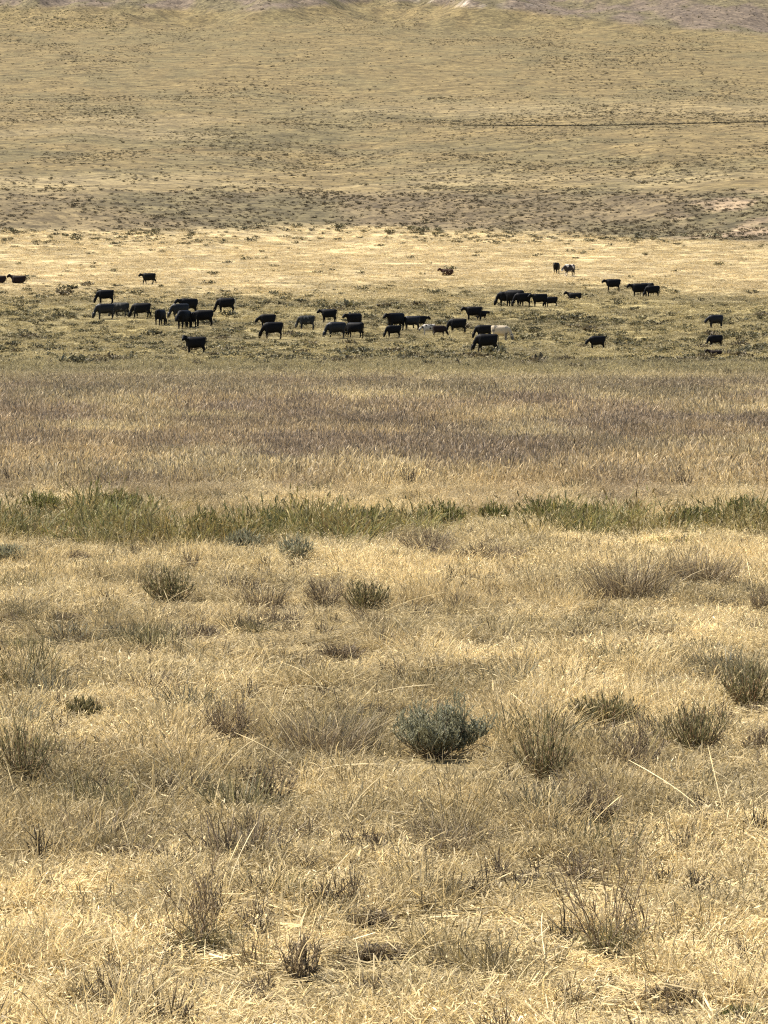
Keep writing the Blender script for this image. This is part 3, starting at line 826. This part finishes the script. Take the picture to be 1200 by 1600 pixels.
PLANTS = [
    ('sage', 'sagebrush', 686, 1186, 150, 110, 'rounded grey green sagebrush with dark hollow below, largest bush in foreground', 'sagebrush'),
    ('olive', 'weed', 1088, 1180, 105, 88, 'olive upright weed clump below the dark clump at right edge', 'weed'),
    ('olive', 'weed', 1170, 1112, 95, 78, 'dark olive weed clump touching the right edge', 'weed'),
    ('olive', 'weed', 945, 1140, 120, 58, 'pale olive weed clump, wide and low, upper right of the sagebrush', 'weed'),
    ('olive', 'weed', 850, 1225, 100, 105, 'olive brown weed clump standing right of the sagebrush', 'weed'),
    ('twig', 'dry_weed', 990, 1213, 80, 95, 'thin dark twiggy weed between two olive clumps at right', 'weed'),
    ('olive', 'weed', 38, 1232, 105, 118, 'tall olive weed clump at the left edge', 'weed'),
    ('bunch', 'grass_tuft', 505, 1186, 150, 80, 'wide brown grass tuft left of the sagebrush', 'grass tuft'),
    ('twig', 'dry_weed', 357, 1166, 85, 78, 'brown twiggy weed left of the wide brown grass tuft', 'weed'),
    ('twig', 'dry_weed', 425, 1262, 55, 75, 'narrow brown weed below the wide brown grass tuft', 'weed'),
    ('lowtwig', 'dry_weed', 203, 1353, 80, 38, 'low dark twiggy mat above left of the fan shaped weed', 'weed'),
    ('sparse', 'dry_weed', 318, 1488, 155, 165, 'sparse fan shaped weed with dark stems and green blades at its foot', 'weed'),
    ('sparse', 'dry_weed', 945, 1494, 150, 205, 'tall thin stemmed dry weed, tallest in the lower right', 'weed'),
    ('twig', 'dry_weed', 932, 1292, 75, 65, 'dark slanting twigs just above the tall thin stemmed weed', 'weed'),
    ('bunch', 'grass_tuft', 690, 1334, 150, 55, 'low grey brown grass tuft below the sagebrush', 'grass tuft'),
    ('lowtwig', 'dry_weed', 592, 1508, 70, 30, 'low dark mat at bottom centre, lower of two', 'weed'),
    ('lowtwig', 'dry_weed', 580, 1452, 70, 28, 'low dark mat at bottom centre, upper of two', 'weed'),
    ('twig', 'dry_weed', 470, 1538, 50, 85, 'dark upright little weed right of the fan shaped weed', 'weed'),
    ('lowtwig', 'dry_weed', 1053, 1572, 55, 34, 'low dark mat in the lower right corner', 'weed'),
    ('green', 'green_weed', 1160, 1606, 90, 22, 'small fresh green weed at the bottom right corner', 'weed'),
    ('bunch', 'grass_tuft', 985, 948, 120, 95, 'large brown grass tuft right of centre above the pale strip', 'grass tuft'),
    ('bunch', 'grass_tuft', 1098, 918, 110, 62, 'dark brown grass tuft right of the large brown tuft', 'grass tuft'),
    ('olive', 'weed', 262, 948, 85, 66, 'olive weed clump standing in the pale grass at left', 'weed'),
    ('twig', 'dry_weed', 292, 900, 26, 42, 'thin upright brown weed behind the olive clump at left', 'weed'),
    ('bunch', 'grass_tuft', 415, 958, 75, 52, 'brown grass tuft, left of a row of three', 'grass tuft'),
    ('twig', 'dry_weed', 508, 950, 60, 52, 'brown twiggy tuft, middle of a row of three', 'weed'),
    ('olive', 'weed', 572, 960, 80, 55, 'olive brown tuft, right of a row of three', 'weed'),
    ('lowtwig', 'dry_weed', 592, 985, 26, 24, 'tiny dark round weed below the row of three tufts', 'weed'),
    ('lowtwig', 'sagebrush', 535, 1034, 62, 30, 'low dark grey sage mat on the trampled grass', 'sagebrush'),
    ('lowtwig', 'dry_weed', 422, 1064, 36, 18, 'tiny dark mat left below the grey sage mat', 'weed'),
    ('greygreen', 'sagebrush', 14, 882, 56, 32, 'low grey green sagebrush at the left edge below the green strip', 'sagebrush'),
    ('lowtwig', 'dry_weed', 117, 880, 34, 20, 'tiny dark weed right of the grey green bush at left edge', 'weed'),
    ('greygreen', 'sagebrush', 462, 882, 58, 50, 'grey green bush hanging below the green strip left of centre', 'sagebrush'),
    ('greygreen', 'sagebrush', 380, 868, 60, 42, 'pale grey green bush left of the darker grey green bush', 'sagebrush'),
    ('lowtwig', 'sagebrush', 765, 880, 95, 34, 'low wide grey bush below the green strip right of centre', 'sagebrush'),
    ('twig', 'dry_weed', 668, 874, 75, 52, 'brown weed below the green strip at centre', 'weed'),
    ('green', 'green_weed', 858, 818, 110, 40, 'brightest green leafy weed, widest in the green strip', 'weed'),
    ('green', 'green_weed', 922, 822, 46, 32, 'green leafy weed touching the brightest green one', 'weed'),
    ('green', 'green_weed', 690, 826, 70, 40, 'dark green leafy weed at the centre of the green strip', 'weed'),
    ('green', 'green_weed', 770, 822, 50, 34, 'green leafy weed between the dark green and the brightest one', 'weed'),
    ('green', 'green_weed', 575, 828, 70, 34, 'green leafy weed left of the dark green one at centre', 'weed'),
    ('green', 'green_weed', 322, 842, 60, 44, 'green leafy weed in the left half, standing out lowest in strip', 'weed'),
    ('green', 'green_weed', 190, 806, 60, 36, 'dark green leafy weed high in the strip at left', 'weed'),
    ('green', 'green_weed', 66, 806, 70, 34, 'green leafy weed nearest the left edge of strip', 'weed'),
    ('green', 'green_weed', 1085, 826, 80, 34, 'green leafy weed in the right half of the strip', 'weed'),
    ('green', 'green_weed', 1165, 812, 60, 36, 'green leafy weed nearest the right edge', 'weed'),
    ('green', 'green_weed', 430, 836, 60, 42, 'green leafy weed just above the grey green bush', 'weed'),
    ('lowtwig', 'dry_weed', 105, 976, 44, 20, 'tiny dark weed on the short grass at far left', 'weed'),
    ('lowtwig', 'dry_weed', 322, 998, 34, 20, 'tiny dark weed on the trampled grass below the olive clump', 'weed'),
    ('twig', 'dry_weed', 1188, 965, 40, 50, 'brown twiggy weed at right edge beside the dark brown tuft', 'weed'),
    ('bunch', 'grass_tuft', 1030, 1002, 60, 30, 'small brown tuft below the large brown grass tuft', 'grass tuft'),
    ('twig', 'dry_weed', 880, 655, 50, 30, 'grey weed rising from the red brown grass, right of centre', 'weed'),
    ('twig', 'dry_weed', 180, 672, 44, 22, 'dark grey weed in the red brown grass at left', 'weed'),
    ('lowtwig', 'dry_weed', 1128, 614, 34, 16, 'dark round weed at far edge of the red brown grass, right', 'weed'),
    ('olive', 'weed', 130, 1130, 60, 40, 'small brown weed left of the narrow twiggy one', 'weed'),
    ('twig', 'dry_weed', 1190, 1180, 50, 40, 'little twiggy weed under the dark olive clump at right edge', 'weed'),
]
for k, (kind, name, px, py, wp, hp, label, cat) in enumerate(PLANTS):
    plant(kind, name, px, py, wp, hp, label, cat, None, k)

# ------------------------------------------------------------------ sagebrush on the flat where the cattle graze
def shrub_mesh(name, seed, mat, n=130, low=0.5):
    """a low bush about 1 m wide: woody foot, clumps of leaf-sized faces with gaps between"""
    g = np.random.default_rng(seed); rb = Rib()
    cl = []
    for _ in range(9):
        a = g.uniform(0, 6.28); r = math.sqrt(g.random()) * 0.40
        cl.append((math.cos(a) * r, math.sin(a) * r, low * g.uniform(0.35, 0.8) * (1 - r * 0.7)))
    cl = np.array(cl)
    for c in cl: rb.tube(np.stack([[c[0] * .1, c[1] * .1, -0.05], c * [.5, .5, .4], c]), (0.03, 0.02, 0.012), (0.4, 0.33, 0.27))
    which = g.integers(0, len(cl), n)
    d = g.normal(0, 1, (n, 3)); d /= np.linalg.norm(d, axis=1)[:, None]
    pos = cl[which] + d * g.uniform(0.05, 0.17, n)[:, None] * np.array([1.1, 1.1, 0.8])
    pos[:, 2] = np.maximum(pos[:, 2], 0.03)
    dv = d * 0.7 + np.array([0, 0, 0.6]) + g.normal(0, 0.3, (n, 3)); dv /= np.linalg.norm(dv, axis=1)[:, None]
    l = g.uniform(0.08, 0.17, n)[:, None]
    P = np.stack([pos - dv * l * 0.5, pos, pos + dv * l * 0.6], 1)
    sh = np.repeat(shades(g, len(cl), 0.2, 0.16)[which], 1, 0) * shades(g, n, 0.1, 0.15)
    rb.add(P, np.array([[0.6, 1.0, 0.4]]) * 0.075, sides(g, n), sh)
    return rb.mesh(name, mat)

M_FARSAGE = leafy('far_sage', None, 0.15)
M_FLATSAGE = [leafy('flat_sage', (0.175, 0.158, 0.086), 0.2), leafy('flat_sage_dark', (0.125, 0.115, 0.066), 0.15), leafy('flat_sage_brown', (0.17, 0.138, 0.082), 0.15)]
flat_mesh = [shrub_mesh('sagebrush', 300 + i, M_FLATSAGE[i % 3]) for i in range(9)]
far_mesh = [shrub_mesh('brush', 400 + i, M_FARSAGE, 80) for i in range(6)]

cand = []
nx = 0
while len(cand) < 19000:
    y = rng.uniform(180, 640); x = rng.uniform(-1, 1) * (0.1125 * 1.1 * y + 1)
    if rng.random() > y / 640: continue
    cand.append((x, y))
cand = np.array(cand)
cz = terrain(cand[:, 0], cand[:, 1])
cpx, cpy = project(cand[:, 0], cand[:, 1], cz)
cc = cover(cand[:, 0], cand[:, 1])
dens = np.interp(cpy, [352, 372, 388, 440, 462, 490, 566, 584, 594], [0.45, 0.2, 0.03, 0.02, 0.25, 0.8, 0.9, 0.6, 0.0])
dens = dens * (0.3 + 1.2 * sstep(0.35, 0.65, fbm(cand[:, 0] / 14, cand[:, 1] / 30, 101, 3)))
ok = (rng.random(len(cand)) < dens) & (cc['up'] < 0.5)
for cx, cy_, w, h, kind in CLEAR:
    if kind == 'cow': ok &= ~((np.abs(cand[:, 0] - cx) < 0.7 * w) & (cand[:, 1] - cy_ < 1.2) & (cand[:, 1] - cy_ > -6))
cand = cand[ok]; cz = cz[ok]; cpy = cpy[ok]; cpx = cpx[ok]
csz = np.exp(rng.normal(-0.02, 0.34, len(cand))) * np.interp(cpy, [352, 400, 470, 560], [1.25, 1.0, 0.9, 0.82])
show = csz / cand[:, 1]
show[(cpx < 5) | (cpx > 1195)] *= 0.0
order = np.argsort(-show)
for n_, i in enumerate(order[:290]):
    me = flat_mesh[int(rng.integers(0, 9))]
    o = obj('sagebrush', me)
    o.location = (cand[i, 0], cand[i, 1], cz[i] - 0.03)
    o.rotation_euler = (0, 0, rng.uniform(0, 6.28))
    s = csz[i]; o.scale = (s * rng.uniform(0.9, 1.5), s, s * rng.uniform(0.5, 0.8))
    if cpy[i] > 455:
        tag(o, 'low olive grey sagebrush clump on the grazed flat around the cattle', 'sagebrush', 'sagebrush clumps on the grazed flat')
    else:
        tag(o, 'small dark sagebrush dotted on the golden grass above the herd', 'sagebrush', 'sagebrush dotted on the golden grass')
rest = order[290:]

# ------------------------------------------------------------------ far brush: the rest of the flat, the bank, the slope, the hills
BX, BY, BS, BT = [cand[rest, 0]], [cand[rest, 1]], [csz[rest]], []
BT.append(np.array([0.155, 0.138, 0.07])[None, :] * np.exp(rng.normal(0, 0.2, (len(rest), 1))))
def brush(y0, y1, n, fdens, size, tint, seed):
    x, y = sample(y0, y1, n, 4, 1.12)
    c = cover(x, y)
    p = fdens(x, y, c)
    k = rng.random(len(x)) < p
    x, y = x[k], y[k]
    s = np.exp(rng.normal(0, 0.35, len(x))) * size
    BX.append(x); BY.append(y); BS.append(s)
    BT.append(np.asarray(tint)[None, :] * np.exp(rng.normal(0, 0.18, (len(x), 1))))
brush(560, 760, 22000, lambda x, y, c: c['bank'] * (0.35 + 0.65 * sstep(0.35, 0.6, fbm(x / 12, y / 25, 111, 3))), 0.66, (0.158, 0.128, 0.075), 1)
brush(570, 700, 1500, lambda x, y, c: np.exp(-((c['py'] - np.interp(c['px'], *BANKFOOT)) / 6.0) ** 2), 1.2, (0.15, 0.14, 0.085), 2)
brush(680, 1250, 42000, lambda x, y, c: 0.16 + 0.84 * sstep(0.42, 0.70, fbm(x / 24, y / 70, 112, 4)), 0.60, (0.18, 0.15, 0.085), 3)
brush(1200, 2300, 42000, lambda x, y, c: 0.10 + 0.7 * sstep(0.45, 0.70, fbm(x / 40, y / 130, 113, 4)) + 0.3 * c['hill'], 0.8, (0.18, 0.15, 0.09), 4)
# a straight dark line of brush across the right of the slope, and a greenish draw at upper left
def line(pts, n, size, tint, wob=1.0):
    xs = np.linspace(pts[0][0], pts[-1][0], 60)
    rows = np.interp(xs, [p[0] for p in pts], [p[1] for p in pts])
    G = np.array([tuple(ground(a_, b_)) for a_, b_ in zip(xs, rows)])
    t = rng.random(n) * 59; i = np.minimum(t.astype(int), 58); f = t - i
    BX.append(G[i, 0] * (1 - f) + G[i + 1, 0] * f); BY.append(G[i, 1] * (1 - f) + G[i + 1, 1] * f + rng.normal(0, wob, n))
    BS.append(np.exp(rng.normal(0, 0.25, n)) * size); BT.append(np.tile(np.asarray(tint), (n, 1)))
line([(725, 196), (900, 197), (1050, 194), (1215, 190)], 800, 0.8, (0.08, 0.07, 0.045), 0.7)
line([(-20, 19), (90, 33), (200, 44)], 700, 1.1, (0.145, 0.145, 0.075), 30)
line([(590, 184), (720, 190)], 60, 0.8, (0.10, 0.09, 0.06))
BX = np.concatenate(BX); BY = np.concatenate(BY); BS = np.concatenate(BS); BT = np.concatenate(BT)
nB = len(BX)
rot = np.stack([np.zeros(nB), np.zeros(nB), rng.uniform(0, 6.28, nB)], 1)
scl = np.stack([BS * rng.uniform(0.9, 1.6, nB), BS, BS * rng.uniform(0.6, 0.9, nB)], 1)
scatter('far_brush', far_mesh, np.stack([BX, BY, terrain(BX, BY) - 0.05], 1), rot, scl, rng.integers(0, 6, nB), BT,
        'countless grey sagebrush covering the bank and the long slope', 'brush')

# ------------------------------------------------------------------ grass
M_GRASS = leafy('dry_grass', None, 0.36)

def tuft_short(seed, n=140, r=0.17, h=0.125, w=0.0052, heads=0.5, dark=0.2, spread=0.22):
    g = np.random.default_rng(seed); rb = Rib()
    base = np.stack([g.normal(0, r * 0.6, n), g.normal(0, r * 0.6, n), np.full(n, -0.01)], 1)
    hh = h * g.uniform(0.45, 1.25, n); ang = g.uniform(0, 6.28, n)
    lean = g.uniform(0.0, 0.6, n); dr = g.uniform(0.2, 1.5, n)
    P = blade_paths(g, base, hh, lean, dr, ang)
    sh = shades(g, n, dark, spread)
    rb.add(P, np.array([[0.8, 1.0, 0.8, 0.3]]) * w, sides(g, n), sh)
    # nodding seed heads
    k = g.random(n) < heads
    if k.any():
        tip = P[k, -1]; d = P[k, -1] - P[k, -2]; d /= np.linalg.norm(d, axis=1)[:, None] + 1e-9
        l = g.uniform(0.022, 0.045, k.sum())[:, None] * (h / 0.125) ** 0.5
        d2 = d + g.normal(0, 0.25, d.shape) + np.array([0, 0, -0.45]); d2 /= np.linalg.norm(d2, axis=1)[:, None]
        rb.add(np.stack([tip, tip + d2 * l * 0.5, tip + d2 * l], 1), np.array([[0.6, 1.0, 0.3]]) * w * 1.6, sides(g, k.sum()), sh[k] * 1.06)
    # broken straw lying flat
    m = n // 5
    c = np.stack([g.normal(0, r * 0.8, m), g.normal(0, r * 0.8, m), g.uniform(0.005, 0.05, m)], 1)
    a = g.uniform(0, 6.28, m); L = g.uniform(0.05, 0.14, m)[:, None] * (r / 0.17) ** 0.7
    dv = np.stack([np.cos(a), np.sin(a), g.normal(0, 0.2, m)], 1)
    sv = np.stack([-np.sin(a), np.cos(a), g.normal(0, 0.4, m)], 1)
    rb.add(np.stack([c - dv * L * .5, c, c + dv * L * .5], 1), np.array([[0.7, 1, 0.7]]) * w * 1.2, sv, shades(g, m, 0.1, 0.2))
    return rb.mesh('tuft', M_GRASS)

def tuft_tall(seed, n=60, r=0.10, h=0.28, w=0.0052, headlen=0.07, upright=0.5, dark=0.14, spread=0.2):
    g = np.random.default_rng(seed); rb = Rib()
    base = np.stack([g.normal(0, r, n), g.normal(0, r, n), np.full(n, -0.01)], 1)
    hh = h * g.uniform(0.5, 1.15, n); ang = np.arctan2(base[:, 1], base[:, 0]) + g.normal(0, 0.8, n)
    P = blade_paths(g, base, hh, g.uniform(0.0, 0.45, n) * (1.3 - upright), g.uniform(0.0, 1.0, n) * (1.2 - upright), ang, 5)
    sh = shades(g, n, dark, spread)
    rb.add(P, np.array([[0.9, 0.9, 0.8, 0.7, 0.4]]) * w, sides(g, n), sh)
    k = g.random(n) < 0.6
    tip = P[k, -1]; d = P[k, -1] - P[k, -2]; d /= np.linalg.norm(d, axis=1)[:, None] + 1e-9
    l = headlen * g.uniform(0.6, 1.2, k.sum())[:, None]
    d2 = d + g.normal(0, 0.2, d.shape) + np.array([0, 0, -0.15]); d2 /= np.linalg.norm(d2, axis=1)[:, None]
    rb.add(np.stack([tip - d * l * 0.4, tip, tip + d2 * l * .6], 1), np.array([[0.6, 1.0, 0.3]]) * w * 1.6, sides(g, k.sum()), sh[k] * 1.02)
    return rb.mesh('tuft', M_GRASS)

def stalk(seed, h=0.46):
    g = np.random.default_rng(seed); rb = Rib(); n = 4
    base = np.stack([g.normal(0, 0.04, n), g.normal(0, 0.04, n), np.full(n, -0.01)], 1)
    P = blade_paths(g, base, h * g.uniform(0.6, 1.1, n), g.uniform(0.1, 0.7, n), g.uniform(0.2, 1.5, n), g.uniform(0, 6.28, n), 8)
    rb.add(P, np.array([[1, 1, .9, .9, .8, .8, 1.2, .5]]) * 0.0065, sides(g, n), shades(g, n, 0.0, 0.12) * 1.1)
    return rb.mesh('stalk', M_GRASS)

def litter_tuft(seed, w=0.008):
    g = np.random.default_rng(seed); rb = Rib(); m = 60
    c = np.stack([g.normal(0, .2, m), g.normal(0, .2, m), g.uniform(0.0, 0.05, m)], 1)
    a = g.uniform(0, 6.28, m); L = g.uniform(0.06, 0.2, m)[:, None]
    dv = np.stack([np.cos(a), np.sin(a), g.normal(0, 0.15, m)], 1)
    sv = np.stack([-np.sin(a), np.cos(a), g.normal(0, 0.3, m)], 1)
    rb.add(np.stack([c - dv * L * .5, c, c + dv * L * .5], 1), np.array([[0.7, 1, 0.7]]) * w, sv, shades(g, m, 0.15, 0.25))
    return rb.mesh('litter', M_GRASS)

def twig_tuft(seed):
    g = np.random.default_rng(seed); rb = Rib()
    for p in stem_fan(g, 12, 0.22, 0.22, 1.0, 0.25, 4):
        rb.tube(p, np.linspace(0.004, 0.002, 4), (1, 1, 1))
        for _ in range(3):
            i = g.integers(1, 3); d = g.normal(0, 0.04, 3) + (p[i + 1] - p[i]) * 0.8
            rb.tube(np.stack([p[i], p[i] + d * .6, p[i] + d]), (0.0025, 0.002, 0.0015), (1.2, 1.15, 1.1))
    return rb.mesh('twigs', M_GRASS)

def place(name, protos, x, y, size, zs, tint, label, cat, tilt=0.12):
    n = len(x)
    rot = np.stack([rng.normal(0, tilt, n), rng.normal(0, tilt, n), rng.uniform(0, 6.28, n)], 1)
    scl = np.stack([size, size, size * zs], 1)
    scatter(name, protos, np.stack([x, y, terrain(x, y)], 1), rot, scl, rng.integers(0, len(protos), n), tint, label, cat)

GL = {}
def put(key, x, y, size, zs, tint):
    GL.setdefault(key, []).append((x, y, size, zs, tint))

# near meadow, 15 .. 62 m : fine short grass
for (y0, y1, per) in ((14.5, 30, 62), (30, 46, 44), (46, 64, 30)):
    x, y = sample(y0, y1, int(area(y0, y1) * per))
    c = cover(x, y)
    n1 = fbm(x / 0.5, y / 0.6, 121, 3); n2 = fbm(x / 2.0, y / 2.6, 122, 3)
    hsc = 0.42 + 1.15 * sstep(0.32, 0.72, 0.6 * n1 + 0.4 * n2)
    n6 = fbm(x / 0.42, y / 0.8, 126, 2)
    hsc *= (1 - 0.5 * c['tr']) * (1 - 0.25 * c['pa'])
    keep = rng.random(len(x)) < 0.22 + 0.9 * sstep(0.34, 0.58, n1) - 0.1 * c['tr']
    j = np.exp(rng.normal(0.12, 0.16, (len(x), 1))) * (1 - 0.30 * sstep(0.55, 0.78, n6))[:, None]
    put('short', x[keep], y[keep], (0.85 + 0.4 * rng.random(len(x)))[keep] * (1.0 if y0 < 30 else 1.2), hsc[keep], (c['col'] * j)[keep])
    # tall pale grass in drifts
    k = rng.random(len(x)) < 0.16 * sstep(0.5, 0.72, fbm(x / 1.3, y / 1.8, 123, 3)) * (1 - c['tr']) + 0.015
    put('tall', x[k], y[k], 0.8 + 0.4 * rng.random(k.sum()), 0.7 + 0.5 * rng.random(k.sum()), c['col'][k] * np.array([1.0, 0.97, 0.92]) * np.exp(rng.normal(0.02, 0.12, (k.sum(), 1))))
    # grey dead forbs
    k = rng.random(len(x)) < 0.035 + 0.20 * sstep(0.56, 0.74, fbm(x / 1.1, y / 1.5, 124, 3))
    put('twigs', x[k], y[k], 0.6 + 0.7 * rng.random(k.sum()), 0.6 + 0.5 * rng.random(k.sum()), np.array([0.165, 0.13, 0.085]) * np.exp(rng.normal(0, 0.3, (k.sum(), 1))))
    k = rng.random(len(x)) < 0.02 + (0.10 + 0.35 * c['dk']) * sstep(0.45, 0.65, fbm(x / 1.5, y / 2.6, 127, 3)) * np.interp(c['py'], [860, 900, 1250, 1400], [0.6, 1, 1, 0.45])
    tb = np.where(rng.random((k.sum(), 1)) < 0.3, OLIVE * 0.8, GREYB * 1.0)
    q = rng.random(len(x)) < (0.003 + 0.012 * sstep(0.50, 0.66, fbm(x / 1.0, y / 2.2, 128, 3)) + 0.07 * c['dk'] ** 1.3) * np.interp(c['py'], [830, 880, 1260, 1400], [0.6, 1, 1, 0.35]) * np.interp(c['px'], [0, 500, 800, 1200], [1, .8, 1.2, 1.5]) * 30.0 / per
    tq = np.choose(rng.choice(3, q.sum(), p=[0.4, 0.4, 0.2])[:, None], [np.array([0.20, 0.175, 0.085])[None], np.array([0.225, 0.172, 0.108])[None], np.array([0.20, 0.185, 0.115])[None]])
    put('coarse', x[q], y[q], 0.6 + 0.7 * rng.random(q.sum()), 0.7 + 0.6 * rng.random(q.sum()), tq * np.exp(rng.normal(0, 0.18, (q.sum(), 1))))
    put('tall', x[k], y[k], 0.7 + 0.4 * rng.random(k.sum()), 0.55 + 0.45 * rng.random(k.sum()), tb * np.exp(rng.normal(0, 0.2, (k.sum(), 1))))
    k = rng.random(len(x)) < 0.020
    put('stalk', x[k], y[k], 0.5 + 0.6 * rng.random(k.sum()), 0.8 + 0.3 * rng.random(k.sum()), STRAW * np.exp(rng.normal(-0.08, 0.12, (k.sum(), 1))))
    k = rng.random(len(x)) < 0.22
    put('litter', x[k], y[k], 0.8 + 0.6 * rng.random(k.sum()), np.ones(k.sum()), c['col'][k] * np.exp(rng.normal(0, 0.15, (k.sum(), 1))))
# middle, 64 .. 200 m
for (y0, y1, per) in ((64, 100, 11), (100, 150, 5.5), (150, 206, 3.6)):
    x, y = sample(y0, y1, int(area(y0, y1) * per))
    c = cover(x, y)
    n1 = fbm(x / 1.2, y / 2.0, 131, 3)
    mv = c['mauve']; j = np.exp(rng.normal(0, 0.16, (len(x), 1)))
    tallp = rng.random(len(x)) < (0.12 + 0.65 * mv)
    keep = rng.random(len(x)) < 0.45 + 0.9 * sstep(0.3, 0.55, n1)
    a_ = keep & ~tallp
    put('short_mid', x[a_], y[a_], (0.85 + 0.4 * rng.random(len(x)))[a_] * (1.0 if y0 < 90 else 1.35), (0.7 + 0.7 * n1)[a_], (c['col'] * j)[a_])
    a_ = keep & tallp
    put('seed_mid', x[a_], y[a_], (0.8 + 0.45 * rng.random(len(x)))[a_] * (1.0 if y0 < 90 else 1.25), (0.5 + 0.6 * n1)[a_] * (1 - 0.45 * (1 - sstep(600, 640, c['py'])))[a_], (c['col'] * j * 1.03)[a_])
    k = rng.random(len(x)) < 0.05
    put('twigs_mid', x[k], y[k], 1.4 + 1.2 * rng.random(k.sum()), 0.7 + 0.5 * rng.random(k.sum()), np.array([0.17, 0.135, 0.09]) * np.exp(rng.normal(0, 0.25, (k.sum(), 1))))
# green blades of the strip
x, y = sample(48, 84, 26000)
c = cover(x, y)
k = rng.random(len(x)) < 0.20 * sstep(0.15, 0.9, c['green']) * (0.06 + 1.1 * sstep(0.38, 0.6, fbm(x / 1.4, y / 3, 143, 3)))
put('green', x[k], y[k], 0.8 + 0.6 * rng.random(k.sum()), 0.7 + 0.6 * rng.random(k.sum()), np.array([0.215, 0.182, 0.066]) * np.exp(rng.normal(0, 0.22, (k.sum(), 1)) + rng.normal(0, 0.12, (k.sum(), 1)) * np.array([1.0, 0.25, 0.3])))
# grazed flat and golden fan, 200 .. 640 m
for (y0, y1, per) in ((204, 330, 1.5), (330, 640, 0.55)):
    x, y = sample(y0, y1, int(area(y0, y1) * per))
    c = cover(x, y)
    n1 = fbm(x / 3.0, y / 6.0, 141, 3)
    keep = (rng.random(len(x)) < 0.35 + 0.9 * sstep(0.3, 0.6, n1)) & (c['up'] < 0.6)
    j = np.exp(rng.normal(0, 0.16, (len(x), 1)))
    put('far', x[keep], y[keep], (0.8 + 0.6 * rng.random(len(x)))[keep] * (0.9 if y0 < 300 else 1.3), (0.6 + 0.6 * rng.random(len(x)))[keep], (c['col'] * j)[keep])

def room(x, y):
    """how much grass is left round the single plants: 0 under them, short just before them"""
    f = np.ones(len(x))
    for cx, cy_, w, h, kind in CLEAR:
        dx = np.abs(x - cx) / (0.5 * w); dy = y - cy_
        if kind == 'cow':
            f = np.minimum(f, np.where((dx < 1.1) & (dy < 1) & (dy > -5), 0.4, 1.0)); continue
        f = np.minimum(f, np.where((dx < (0.95 if kind == 'sage' else 0.55)) & (dy < (0.5 if kind == 'sage' else 0.2) * w) & (dy > -(1.6 if kind == 'sage' else 0.3) * w), 0.0, 1.0))
        f = np.minimum(f, np.where((dx < 0.95) & (dy <= 0) & (dy > -(0.5 * w + 2.2 * h)), 0.35 if kind == 'sage' else 0.58, 1.0))
    return f
def gather(key):
    q = gather0(key)
    r = room(q[0], q[1]); k = r > 0
    q = [a_[k] for a_ in q]; q[3] = q[3] * r[k]
    return q
def gather0(key): return [np.concatenate([p[i] for p in GL[key]]) for i in range(5)]
x, y, s, zs, t = gather('short')
place('short_grass', [tuft_short(500 + i) for i in range(8)], x, y, s, zs, t, 'short pale dry grass covering the foreground', 'grass')
x, y, s, zs, t = gather('tall')
place('tall_grass', [tuft_tall(520 + i) for i in range(6)], x, y, s, zs, t, 'taller straw coloured grass in drifts across the foreground', 'grass')
x, y, s, zs, t = gather('twigs')
x2, y2, s2, z2, t2 = gather('twigs_mid')
place('dead_forbs', [twig_tuft(540 + i) for i in range(5)], np.concatenate([x, x2]), np.concatenate([y, y2]), np.concatenate([s, s2]), np.concatenate([zs, z2]), np.concatenate([t, t2]), 'grey brown dead stems scattered through the grass', 'forbs')
x, y, s, zs, t = gather('stalk')
place('dry_stalks', [stalk(560 + i) for i in range(8)], x, y, s, zs, t, 'long pale bent stalks standing out of the grass', 'stalks', 0.25)
x, y, s, zs, t = gather('litter')
place('straw_litter', [litter_tuft(580 + i) for i in range(5)], x, y, s, zs, t, 'broken straw lying between the tufts', 'litter', 0.05)
def tuft_coarse(seed):
    g = np.random.default_rng(seed); rb = Rib(); n = 170
    base = np.stack([g.normal(0, 0.11, n), g.normal(0, 0.11, n), np.full(n, -0.01)], 1)
    ang = np.arctan2(base[:, 1], base[:, 0]) + g.normal(0, 0.7, n)
    rb.add(blade_paths(g, base, 0.24 * g.uniform(0.35, 1.15, n), g.uniform(0.0, .55, n), g.uniform(0, .6, n), ang), np.array([[1, .95, .8, .4]]) * 0.0075, sides(g, n), shades(g, n, 0.3, 0.3))
    for p in stem_fan(g, 14, 0.46, 0.26, 1.0, 0.2, 5): rb.tube(p, np.linspace(0.004, 0.002, 5), (0.7, 0.65, 0.6))
    return rb.mesh('tuft', M_GRASS)
x, y, s, zs, t = gather('coarse')
place('coarse_tufts', [tuft_coarse(700 + i) for i in range(7)], x, y, s, zs, t, 'olive and brown coarse tufts scattered through the pale grass', 'grass')
x, y, s, zs, t = gather('short_mid')
place('meadow_grass', [tuft_short(600 + i, 120, 0.40, 0.20, 0.013, 0.4) for i in range(6)], x, y, s, zs, t, 'dry grass of the middle distance', 'grass')
x, y, s, zs, t = gather('seed_mid')
place('seed_grass', [tuft_tall(620 + i, 90, 0.30, 0.40, 0.014, 0.12, 0.9, 0.1, 0.16) for i in range(6)], x, y, s, zs, t, 'upright red brown seed grass in a band before the cattle', 'grass')
x, y, s, zs, t = gather('green')
place('green_grass', [tuft_tall(640 + i, 50, 0.16, 0.34, 0.013, 0.08, 0.35) for i in range(5)], x, y, s, zs, t, 'green blades in a broken strip across the meadow', 'grass')
x, y, s, zs, t = gather('far')
place('grazed_grass', [tuft_short(660 + i, 80, 0.75, 0.13, 0.045, 0.3, 0.08, 0.12) for i in range(6)], x, y, s, zs * np.interp(y, [380, 450], [0.8, 0.5]), t, 'grazed golden grass around and behind the cattle', 'grass')
